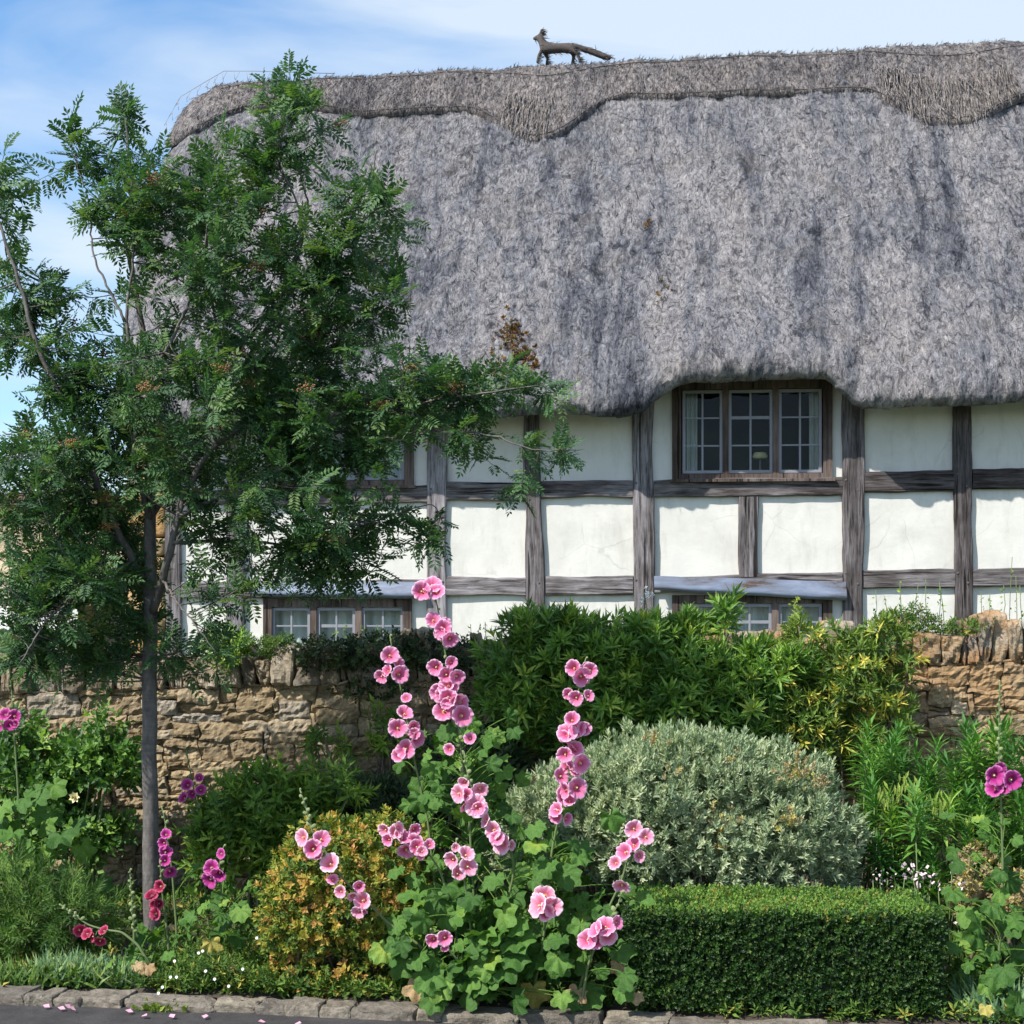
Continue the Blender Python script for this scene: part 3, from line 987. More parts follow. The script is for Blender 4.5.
# left edge of the thatch (verge), taken up the slope
vp = np.array([(98, 412), (105, 365), (112, 320), (128, 240), (148, 160), (166, 122), (177, 106), (196, 95), (228, 86), (290, 80)], float)
ss = np.linspace(0, PL, 200)
yy, zz = prof(ss)
xl_s = np.zeros(200)
for i in range(200):
    xg = -4.5
    for _ in range(8):
        pxx, pyy = proj(np.array([xg, yy[i], zz[i] + shear(xg)]))
        tgt = np.interp(-pyy, -vp[:, 1], vp[:, 0])
        xg = P(tgt, pyy, yy[i])[0]
    xl_s[i] = xg
xl_s = np.convolve(np.pad(xl_s, 4, mode='edge'), np.ones(9) / 9, 'valid')
XR = 5.9
NF, NC, NS = 640, 14, 26


def roof_grid(sarr, off=None, x_right=XR):
    """sarr: per-column list of s values (NF+NC+NS columns x nv)"""
    ncol = NF + NC + NS
    nv = sarr.shape[1]
    G = np.zeros((ncol, nv, 3))
    xl = np.interp(sarr, ss, xl_s)
    y0, z0 = prof(sarr)
    r = np.clip((15.2 - y0) * .85, 0.0, .38)
    u = np.linspace(0, 1, NF)
    for i in range(NF):
        xx = x_right + (xl[i] + r[i] - x_right) * u[i]
        G[i] = surf(xx, sarr[i])
    for j in range(NC):
        a = (j + 1) / NC * math.pi / 2
        i = NF + j
        p = surf(xl[i] + r[i] - r[i] * math.sin(a), sarr[i])
        p[:, 1] += r[i] * (1 - math.cos(a))
        G[i] = p
    for j in range(NS):
        i = NF + NC + j
        f = (j + 1) / NS
        p = surf(xl[i] * np.ones(nv), sarr[i])
        ya = y0[i] + r[i]
        p[:, 1] = ya + (15.2 - ya) * f
        G[i] = p
    return G


def grid_normals(G):
    a = np.gradient(G, axis=0); b = np.gradient(G, axis=1)
    return unit(np.cross(b, a))


NV = 330
sarr = np.broadcast_to(np.linspace(0, PL, NV), (NF + NC + NS, NV)).copy()
G = roof_grid(sarr)
Nn = grid_normals(G)
q = G * np.array([1, .5, .45])
disp = .035 * vn(q * 1.7) + .016 * vn(q * 5.5 + 3) + .018 * vn(G * np.array([15, 11, 9]) + 7) + .010 * vn(G * np.array([34, 22, 18]) + 1)
fade = np.clip((sarr - .25) / .4, .25, 1)
R0 = G + Nn * (disp * fade)[..., None]
m = MB()
rcol = np.clip(.5 + .35 * vn(q * 19 + 4) + .25 * vn(q * 46), 0, 1)
m.grid(R0, rcol, flip=True)
back = R0.copy(); back[..., 1] = 30.4 - back[..., 1]
m.grid(back[::3, ::6], .5)
roof = m.build('roof', M['thatch'], cot)
NG = grid_normals(R0)
# loose straws lying on the surface
BL = (np.array([(0, -.045, 0), (0, .045, 0), (.55, .04, .02), (.55, -.04, .02), (1, 0, .0)], float), [np.array([(0, 3, 2, 1)]), np.array([(3, 4, 2)])])


def straws(mb, Gd, Nd, n, i0, i1, j0, j1, length, lift, spread, tone=None):
    ii = rng.integers(i0, i1, n); jj = rng.integers(j0, j1, n)
    p = Gd[ii, jj]; nn = Nd[ii, jj]
    d = unit(Gd[ii, np.maximum(jj - 1, 0)] - Gd[ii, np.minimum(jj + 1, Gd.shape[1] - 1)])
    X = d + rng.normal(size=(n, 3)) * spread + nn * rng.uniform(lift[0], lift[1], n)[:, None]
    mb.scatter(BL, p + nn * .004, X, nn + rng.normal(size=(n, 3)) * .4, rng.uniform(length[0], length[1], n), None if tone is None else np.full(n, tone))


j_e = int(NV * seg[4] / PL)
m = MB()
straws(m, R0, NG, 7000, 150, NF + NC, j_e + 2, NV - 2, (.018, .05), (-.05, .07), .75)
straws(m, R0, NG, 3000, 150, NF + NC, int(NV * seg[2] / PL), j_e + 10, (.008, .020), (-.2, .02), .5)
straws(m, R0, NG, 500, 150, NF, j_e + 40, NV - 30, (.05, .13), (.0, .06), 1.4)
m.build('straw', M['thatch'], roof)
m = MB()
straws(m, R0, NG, 2000, 150, NF, j_e + 20, NV - 30, (.03, .10), (.0, .05), 1.2)
m.build('dark_stalk', M['rod'], roof)
# moss and weeds growing on the thatch


def roof_at(px, py):
    i = np.arange(0, NF, 2); sub = R0[i][:, j_e:]
    a, b_ = proj(sub)
    k = np.argmin((a - px) ** 2 + (b_ - py) ** 2)
    ia, ja = np.unravel_index(k, a.shape)
    return sub[ia, ja], NG[i[ia], ja + j_e]


MOSS = T_whorl(6, T_simple(.3, .1), (20, 80), (.5, 1.0), .3)
m = MB()
for (px, py, n, sp) in [(512, 335, 70, 10), (520, 352, 60, 10), (498, 366, 34, 7), (528, 366, 30, 8), (660, 300, 5, 5), (650, 225, 5, 3), (665, 285, 5, 4)]:
    for _ in range(n):
        c, nn = roof_at(px + rng.normal() * sp * .7, py + rng.normal() * sp * .8)
        m.scatter(MOSS, c[None], nn[None] + rng.normal(size=(1, 3)) * .6, rdir(1), rng.uniform(.02, .05))
m.build('moss', M['moss'], roof)

# ridge cap with scalloped lower edge
edge = np.array([(-60, 128), (165, 150), (200, 132), (240, 112), (300, 108), (360, 117), (430, 114), (470, 112), (488, 120), (504, 131), (518, 140), (533, 143.5), (550, 141), (566, 133), (583, 119), (602, 105), (625, 99), (660, 101), (740, 97), (800, 96), (868, 93), (886, 103), (902, 113), (925, 124), (945, 127), (978, 124), (995, 114), (1012, 105), (1040, 96), (1120, 92), (1400, 80)], float)
te = np.zeros(NF + NC + NS)
px_, py_ = proj(G)
for i in range(NF + NC + NS):
    if i < NF + NC:
        dlt = py_[i, j_e:] - np.interp(px_[i, j_e:], edge[:, 0], edge[:, 1])
        j = np.argmax(dlt < 0) + j_e
        te[i] = sarr[i, j]
    else:
        te[i] = te[NF + NC - 1]
te = np.convolve(np.pad(te, 3, mode='edge'), np.ones(7) / 7, 'valid')
NV2 = 96
v2 = np.linspace(0, 1, NV2)
s2 = te[:, None] + (PL - te[:, None]) * v2[None]
G2 = roof_grid(s2)
N2 = grid_normals(G2)
thick = .042 * np.clip(v2 / .012, 0, 1) ** .5 - .012 * (v2 < .005)
q = G2 * np.array([1, .5, .4])
d2 = .020 * vn(q * 4) + .012 * vn(q * 15) + .014 * vn(q * np.array([42, 14, 14]) + 3)
R2 = G2 + N2 * (thick[None] + d2 * np.clip(v2 / .04, .2, 1)[None])[..., None]
R2[..., 2] += (.02 * vn(G2 * np.array([9., 0, 0]) + 3) + .012 * vn(G2 * np.array([27., 0, 0]))) * np.clip((v2[None] - .9) / .1, 0, 1)
m = MB(); m.grid(R2, np.clip(.55 + .4 * vn(q * np.array([38, 9, 9])) + .2 * vn(q * 50), 0, 1), flip=True)
bk = R2.copy(); bk[..., 1] = 30.4 - bk[..., 1]
m.grid(bk[::3, ::6], .5)
ridge = m.build('ridge_cap', M['ridge'], cot)
N2b = grid_normals(R2)
m = MB()
straws(m, R2, N2b, 14000, 150, NF + NC + NS, 4, NV2 - 2, (.03, .08), (-.02, .2), .22)
straws(m, R2, N2b, 500, 150, NF + NC, NV2 - 8, NV2 - 1, (.015, .035), (.1, .5), .7)
straws(m, R2, N2b, 3500, 150, NF + NC, 2, 9, (.03, .07), (-.1, .15), .15)
m.build('straw', M['ridge'], ridge)
BLT = (BL[0] * np.array([1, .5, 1]) + np.array([0, 0, 0]), BL[1])
# pale tufts hanging in the scallops
m = MB()
fr = (px_[:NF, NV // 2])
for (a, b_, n) in ((500, 548, 260), (884, 1018, 800)):
    for _ in range(n):
        t = rng.uniform(a, b_)
        i = int(np.argmin(np.abs(proj(R2[:NF, 10])[0] - t)))
        j = int(rng.uniform(6, 46))
        d = unit(R2[i, j - 4] - R2[i, j + 4])
        m.scatter(BLT, (R2[i, j] + N2b[i, j] * .016)[None], (d + rng.normal(size=3) * .10 + N2b[i, j] * .10)[None], N2b[i, j][None], rng.uniform(.09, .24))
m.build('pale_tuft', M['straw_tuft'], ridge)
# hazel liggers


def ligger(jfun, name='ligger', r=.011):
    pts = []
    for i in range(120, NF + NC, 3):
        j = jfun(i)
        pts.append(R2[i, j] + N2b[i, j] * .008)
    pts = np.array(pts)
    ker = np.ones(5) / 5
    pts[2:-2] = np.stack([np.convolve(pts[:, k], ker, 'valid') for k in range(3)], 1)
    m = MB(); m.tube(pts, r, 5); m.build(name, M['rod'], ridge)


ligger(lambda i: 3, r=.005)
ligger(lambda i: int(NV2 * .70), r=.005)
# wire netting over the hip end of the ridge
m = MB()
ip = [P(x_, y_, yq) for x_, y_, yq in [(166, 122, 14.9), (180, 97, 15.0), (205, 82, 15.1), (224, 71, 15.2), (255, 71, 15.2), (300, 72.5, 15.2), (335, 73.5, 15.2)]]
m.tube(np.array(ip), .0035, 4)
for k in range(30):
    t = k / 29 * (len(ip) - 1.001); i0 = int(t); f = t - i0
    p = ip[i0] * (1 - f) + ip[i0 + 1] * f
    m.tube(np.array([p, p + [0.03 * (-1) ** k, -.06, -.11]]), .003, 3)
m.build('wire_netting', M['sash'], cot)

# ------------------------------------------------------------------ straw fox on the ridge
FY = 15.2


def fox():
    k = FY / F
    b = P(575, 61, FY)
    root = thing('straw_fox', 'dark straw fox finial walking along the thatched ridge', 'fox figure', b)

    def pt(px, py, dy=0.0):
        p = P(px, py, FY); p[1] += dy; return p - b
    vs, es, rs = [], [], []

    def v(px, py, r, dy=0.0, link=None):
        vs.append(pt(px, py + (2.2 if py > 60 else 0), dy)); rs.append(r * k * (1.12 if r > 1.4 else 1.25))
        if link is not None:
            es.append((link, len(vs) - 1))
        return len(vs) - 1
    pel = v(572, 47, 4.6)
    sp = v(563, 48, 4.4, 0, pel); sp2 = v(552, 48.5, 4.8, 0, sp); ch = v(545, 47.5, 4.6, 0, sp2)
    nk = v(541.5, 42, 3.0, 0, ch); hd = v(540, 37, 2.9, 0, nk); mz = v(536.5, 38, 1.8, 0, hd); ns = v(533, 39, .8, 0, mz)
    for dy in (-.025, .025):
        e1 = v(541.2, 33.8, 1.2, dy, hd); v(541.2, 30.6, .45, dy * 1.2, e1)
    for dy, foot in ((-.04, 537.5), (.04, 546)):
        a = v(543 + (foot - 540) * .3, 52, 2.0, dy, ch); c = v(foot + 1.5, 57, 1.2, dy, a); v(foot, 62.5, 1.1, dy, c)
    for dy, foot, hock in ((-.04, 580.5, 578), (.04, 571.5, 573.5)):
        a = v(573.5, 52, 2.4, dy, pel); c = v(hock, 56, 1.3, dy, a); v(foot, 62, 1.1, dy, c)
    t1 = v(580, 47.5, 2.6, .01, pel); t2 = v(590, 50.5, 3.0, .01, t1); t3 = v(600, 54.5, 3.0, .01, t2); t4 = v(607, 57, 2.8, .01, t3); v(611, 58.5, 2.0, .01, t4)
    me = bpy.data.meshes.new('body'); me.from_pydata([tuple(p) for p in vs], es, []); me.update()
    o = bpy.data.objects.new('body', me); COL.objects.link(o); o.parent = root
    mo = o.modifiers.new('skin', 'SKIN')
    for i, r in enumerate(rs):
        me.skin_vertices[0].data[i].radius = (r, r)
        me.skin_vertices[0].data[i].use_root = (i == 0)
    s_ = o.modifiers.new('sub', 'SUBSURF'); s_.levels = s_.render_levels = 2
    dg = bpy.context.evaluated_depsgraph_get()
    nm = bpy.data.meshes.new_from_object(o.evaluated_get(dg))
    o.modifiers.clear(); o.data = nm
    nm.materials.clear(); nm.materials.append(M['fox'])
    co_ = np.zeros(len(nm.vertices) * 3, np.float32); nm.vertices.foreach_get('co', co_); co_ = co_.reshape(-1, 3)
    for p in nm.polygons: p.use_smooth = True
    nm.attributes.new('rnd', 'FLOAT', 'POINT')
    m = MB()
    ii = rng.integers(0, len(co_), 700)
    m.scatter(BL, co_[ii] + b, np.array([[1, 0, -.3]]) + rng.normal(size=(700, 3)) * .5, rdir(700), rng.uniform(.03, .075, 700))
    m.build('straw_coat', M['fox'], root)


fox()

# ------------------------------------------------------------------ neighbouring outbuilding and awning (far left, behind the tree)
OY = 15.5
ob = thing('stone_outbuilding', 'cream stone outbuilding with a low roof behind the tree', 'outbuilding', P(40, 640, OY + .5))
m = MB(); a = P(-160, 660, OY + 1); b = P(118, 508, OY + 1); m.box((a[0], OY + .6, .1), (b[0], OY + 4, b[2])); m.build('wall', M['cream_wall'], ob, smooth=False)
m = MB(); c = P(124, 500, OY); m.box((a[0] - .1, OY + .45, b[2]), (b[0] + .12, OY + 4.2, b[2] + .12)); m.build('roof', M['fascia'], ob, smooth=False)
l0 = P(-160, 606, OY - .6); l1 = P(98, 600, OY - .6)
m = MB(); m.add([(l0[0], OY - .75, l1[2]), (l1[0], OY - .75, l1[2]), (l1[0], OY + .6, l1[2] + .55), (l0[0], OY + .6, l1[2] + .55), (l0[0], OY - .75, l1[2] - .04), (l1[0], OY - .75, l1[2] - .04), (l1[0], OY + .6, l1[2] + .5), (l0[0], OY + .6, l1[2] + .5)], [[0, 1, 2, 3], [7, 6, 5, 4], [1, 5, 6, 2], [0, 3, 7, 4]])
m.build('porch_roof', M['cream_wall'], ob, smooth=False)
m = MB(); m.box((l0[0], OY - .80, l1[2] - .06), (l1[0], OY - .752, l1[2] + .012)); m.build('fascia', M['fascia'], ob, smooth=False)
n = 120
xs = np.linspace(l0[0], l1[0] - .12, n)
G = np.zeros((n, 6, 3)); G[..., 0] = xs[:, None]
bot = .26 + .035 * np.abs(np.sin((xs - xs[0]) * 6.2)) * -1
for k in range(6):
    G[:, k, 2] = l1[2] - .065 - (bot) * k / 5
    G[:, k, 1] = OY - .83 - .05 * k / 5 + .02 * np.sin(xs * 12) * k / 5
aw = thing('scalloped_awning', 'white canvas awning valance with a scalloped hem under the porch eave', 'awning', (xs[n // 2], OY - .83, l1[2] - .3))
MB().grid(G).build('valance', M['awning'], aw)
G2_ = np.zeros((n, 4, 3)); G2_[..., 0] = xs[:, None]
for k in range(4):
    G2_[:, k, 2] = l1[2] - .066 + .02 * k / 3; G2_[:, k, 1] = OY - .83 + .8 * k / 3
MB().grid(G2_).build('canopy', M['awning'], aw)

# ------------------------------------------------------------------ rowan tree
TY = 6.8


def curve(pts, n=24):
    """smooth polyline through points"""
    pts = np.asarray(pts, float)
    d = np.concatenate([[0], np.cumsum(np.linalg.norm(np.diff(pts, axis=0), axis=1))])
    t = np.linspace(0, d[-1], n)
    o = np.stack([np.interp(t, d, pts[:, k]) for k in range(pts.shape[1])], 1)
    for _ in range(2):
        o[1:-1] = .25 * o[:-2] + .5 * o[1:-1] + .25 * o[2:]
    return o


tb = P(152, 952, TY)
tree = thing('rowan_tree', 'slender rowan tree with feathery dark green leaves in front of the stone wall', 'tree', tb)
limbs = [
    ([(152, 965, 0), (151, 850, 0), (149, 720, .0), (151, 610, 0), (148, 540, .02), (147, 470, .05), (144, 410, .1), (140, 350, .12), (128, 290, .1), (122, 230, .05), (118, 190, 0)], .037, .007),
    ([(150, 600, 0), (134, 560, .0), (108, 510, -.05), (92, 440, -.1), (70, 395, -.15), (52, 350, -.2), (40, 300, -.2), (22, 250, -.2), (5, 190, -.2)], .022, .005),
    ([(108, 510, -.05), (75, 470, .1), (30, 440, .2), (-20, 425, .25)], .011, .004),
    ([(152, 615, 0), (170, 580, -.1), (186, 545, -.2), (192, 500, -.15), (212, 455, -.1), (250, 425, -.05), (295, 388, -.0), (335, 350, .0)], .022, .006),
    ([(148, 520, .02), (170, 470, .15), (185, 420, .25), (210, 360, .3), (195, 300, .3), (190, 240, .25), (196, 200, .2), (186, 170, .2)], .015, .004),
    ([(185, 420, .25), (225, 370, .2), (255, 335, .1), (285, 290, .0), (304, 240, .0), (300, 205, .0), (280, 170, 0)], .013, .004),
    ([(285, 290, 0), (300, 200, .2), (285, 140, .2), (290, 70, .2)], .008, .002),
    ([(255, 335, .1), (320, 280, .2), (345, 230, .3), (355, 190, .3), (365, 130, .3)], .009, .003),
    ([(192, 520, -.2), (240, 490, -.1), (300, 448, .0), (370, 420, .0), (440, 402, -.1), (500, 398, -.2), (545, 392, -.2)], .012, .0025),
    ([(300, 448, .0), (380, 440, .0), (450, 432, -.1), (500, 440, -.15), (535, 455, -.2), (578, 455, -.2)], .008, .0025),
    ([(186, 545, -.2), (240, 540, .1), (300, 545, .2), (360, 560, .2), (395, 580, .2)], .010, .003),
    ([(300, 545, .2), (370, 520, .1), (430, 500, .1), (445, 530, .1)], .006, .002),
    ([(150, 575, 0), (120, 560, .3), (80, 560, .45), (30, 570, .5), (-30, 580, .5)], .012, .004),
    ([(134, 560, 0), (110, 590, -.3), (80, 620, -.4), (60, 660, -.45)], .009, .003),
    ([(170, 580, -.1), (195, 600, -.3), (225, 630, -.4), (240, 650, -.4)], .008, .002),
    ([(150, 520, .02), (140, 470, -.1), (150, 400, -.15), (190, 340, -.2), (215, 280, -.2), (222, 220, -.2)], .014, .004),
    ([(150, 400, -.15), (140, 330, -.2), (150, 250, -.2), (145, 190, -.2), (140, 130, -.2)], .010, .003),
    ([(140, 330, -.2), (110, 270, -.2), (95, 200, -.1), (80, 160, -.1)], .007, .002),
    ([(255, 335, .1), (310, 265, .0), (350, 240, -.1), (395, 205, -.1)], .008, .003),
    ([(335, 350, .0), (390, 310, -.05), (420, 290, -.1)], .006, .002),
]
m = MB()
nodes, nrad = [], []
for pts, r0, r1 in limbs:
    w3 = np.array([P(px, py, TY) + np.array([0, dy, 0]) for px, py, dy in pts])
    c = curve(w3, 34)
    c[1:-1] += rng.normal(size=c[1:-1].shape) * .0025
    t = np.linspace(0, 1, len(c))
    rr = r0 + (r1 - r0) * t ** .75
    if r0 > .03:
        rr = np.interp(t, [0, .05, .45, 1], [.047, .037, .033, .006])
    m.tube(c, rr, 10 if r0 > .02 else 7)
    k0 = 12 if r0 > .03 else 4
    nodes.append(c[k0:]); nrad.append(rr[k0:])
m.build('trunk', M['trunk'], tree)
nodes = np.concatenate(nodes); nrad = np.concatenate(nrad)
ell = [(235, 290, 120, 125, 150, .55), (205, 430, 170, 90, 150, .65), (150, 190, 55, 75, 50, .4), (230, 180, 60, 55, 34, .4), (290, 130, 55, 45, 20, .3), (287, 92, 32, 16, 6, .2),
       (70, 360, 50, 60, 26, .4), (20, 300, 45, 80, 26, .4), (3, 180, 26, 50, 10, .3), (50, 490, 85, 70, 104, .6), (75, 580, 100, 65, 120, .6), (105, 400, 50, 60, 30, .4),
       (300, 510, 110, 55, 84, .5), (400, 395, 68, 45, 48, .4), (365, 225, 45, 75, 36, .4), (350, 310, 65, 60, 34, .4), (330, 430, 80, 60, 40, .5), (470, 392, 45, 18, 11, .3), (520, 378, 30, 20, 6, .2), (548, 400, 24, 14, 4, .2), (556, 456, 32, 10, 6, .2), (522, 488, 14, 12, 3, .1), (478, 445, 28, 25, 7, .3),
       (75, 655, 50, 32, 26, .35), (40, 640, 40, 30, 10, .3), (215, 645, 25, 24, 7, .2), (330, 580, 60, 22, 16, .3), (425, 540, 20, 35, 6, .2), (95, 145, 30, 22, 6, .2), (100, 240, 16, 60, 10, .2), (60, 300, 30, 40, 10, .3), (132, 112, 14, 16, 3, .1), (235, 565, 60, 40, 20, .4), (160, 640, 60, 25, 9, .3)]
tw = MB(); lf = MB(); berries = []
leafpos, leafX, leafZ, leafS = [], [], [], []
for (cx, cy, rx, ry, n, dr) in ell:
    for _ in range(int(n * .80 + .5)):
        while True:
            u = rng.uniform(-1, 1, 3)
            if u @ u < 1: break
        T = P(cx + u[0] * rx, cy + u[1] * ry, TY); T[1] += u[2] * dr
        d = np.linalg.norm((nodes - T) * np.array([1, 1, 1.0]), axis=1) + .25 * np.maximum(nodes[:, 2] - T[2], 0)
        k = int(np.argmin(d + rng.random(len(d)) * .10))
        A = nodes[k]
        span = T - A
        Ln = np.linalg.norm(span)
        mid = A + span * .5 + np.array([0, 0, -.06 * Ln]) + rng.normal(size=3) * .05 * Ln
        t = np.linspace(0, 1, 9)[:, None]
        c = A * (1 - t) ** 2 + 2 * mid * t * (1 - t) + T * t * t
        tw.tube(c, np.linspace(min(.0045, nrad[k] * .8), .0014, 9), 4)
        nl = rng.integers(8, 12)
        for q_ in range(nl):
            f = 1 - .62 * min(1, .32 / max(Ln, .1)) * q_ / nl - .25 * rng.random() * q_ / nl
            i = min(7, int(f * 8)); p = c[i] + (c[i + 1] - c[i]) * (f * 8 - i)
            tg = unit(c[min(8, i + 1)] - c[i])
            side = unit(np.cross(tg, rng.normal(size=3)))
            X = tg * (1.1 if q_ == 0 else .45) + side * (.3 if q_ == 0 else 1.0) + np.array([0, -.1, .12])
            leafpos.append(p); leafX.append(X); leafZ.append(np.array([0, -.25, 1.0]) + rng.normal(size=3) * .45); leafS.append(rng.uniform(.08, .135))
        if rng.random() < .085:
            berries.append(T)
leafpos, leafX, leafZ, leafS = map(np.array, (leafpos, leafX, leafZ, leafS))
pick = rng.integers(0, 4, len(leafpos))
for k in range(4):
    s_ = pick == k
    lf.scatter(PIN[k], leafpos[s_], leafX[s_], leafZ[s_], leafS[s_])
tw.build('twigs', M['trunk'], tree)
crown = lf.build('crown', M['rowan'], tree, smooth=False)
DOT = cube_shell(2); DOT = (unit(DOT[0]), [DOT[1]])
for T in berries[:60]:
    m = MB()
    k = 60
    a = rng.normal(size=(k, 3)) * np.array([.020, .020, .012])
    m.scatter(DOT, T + a + [0, -.02, .02], rdir(k), rdir(k), .0040)
    m.build('berry_cluster', M['berry'], crown)

# ------------------------------------------------------------------ hollyhocks


def T_blossom(seed, cup=.42, open_=1.0):
    r = random.Random(seed)
    rings = [(.0, .02), (.10, .0), (.22, .05), (.42, .17), (.58, .27), (.72, .34), (.86, .38), (.95, .39), (1.0, .37)]
    n = 60
    vs, rr = [], []
    ph = [r.uniform(0, 6.28) for _ in range(4)]
    for (q, z) in rings:
        for i in range(n):
            a = 2 * math.pi * i / n
            lob = 1 - .13 * q ** 3 * max(0, 1 - abs(math.sin(a * 2.5 + ph[0])) / .4) + .04 * q * math.sin(2 * a + ph[1])
            ruf = q ** 2.5 * (.045 * math.sin(7 * a + ph[1]) + .045 * math.sin(11 * a + ph[2]) + .025 * math.sin(17 * a + ph[0]))
            stp = .05 * q * ((a * 5 / (2 * math.pi) + ph[3]) % 1 - .5)
            R = q * lob * (1 + .03 * math.sin(3 * a + ph[2]) * q) * open_
            vs.append((z * cup / .42 + ruf + stp, R * math.cos(a), R * math.sin(a))); rr.append(min(1, max(0, q + q * (1 - q) * .55 * (r.random() - .5) + .05 * q * math.sin(25 * a))))
    idx = np.arange(len(rings) * n).reshape(len(rings), n)
    nx = np.roll(idx, -1, 1)
    f = np.stack([idx[:-1], idx[1:], nx[1:], nx[:-1]], -1).reshape(-1, 4)
    return np.array(vs), f, np.array(rr)


def mesh_from(name, v, faces, rr, mat):
    b = MB(); b.add(v, [faces], rr)
    o = b.build(name, mat)
    me = o.data
    bpy.data.objects.remove(o)
    return me


BLOS = {}
for key in ('pink', 'pale_pink', 'magenta', 'crimson'):
    BLOS[key] = [mesh_from('blossom', *T_blossom(s, c, o_), M[key]) for s, c, o_ in ((1, .46, 1), (2, .62, .95), (3, .40, 1.05), (4, .85, .8), (5, .7, .9), (6, .5, 1.02))]
sv, sf = cube_shell(3)
STAM = mesh_from('stamen', unit(sv) * np.array([.22, .095, .095]) + np.array([.16, 0, 0]), sf, np.full(len(sv), .5), M['stamen'])
CAL = T_whorl(5, T_simple(.35, .1), (70, 84), (.8, 1.), .02)
BUDT = (lambda v, f: (np.concatenate([v * np.array([.5, .34, .34]) + np.array([.45, 0, 0])]), [f]))(unit(sv), sf)


_bm = MB(); _bm.scatter(CAL, np.array([[-.10, 0, 0]]), np.array([[1., 0, 0]]), np.array([[0, 0, 1.]]), .55)
_o = _bm.build('calyx', M['bud']); CALM = _o.data; bpy.data.objects.remove(_o)
BUDM = []
for _k in range(2):
    _bm = MB(); _bm.add(BUDT[0] * np.array([1, 1, 1 + .3 * _k]), BUDT[1], .3 + .5 * _k)
    _bm.tube(np.array([(-.05, 0, 0), (.1, 0, 0), (.3, 0, 0)]), .1, 5, .2)
    _o = _bm.build('bud', M['bud']); BUDM.append(_o.data); bpy.data.objects.remove(_o)


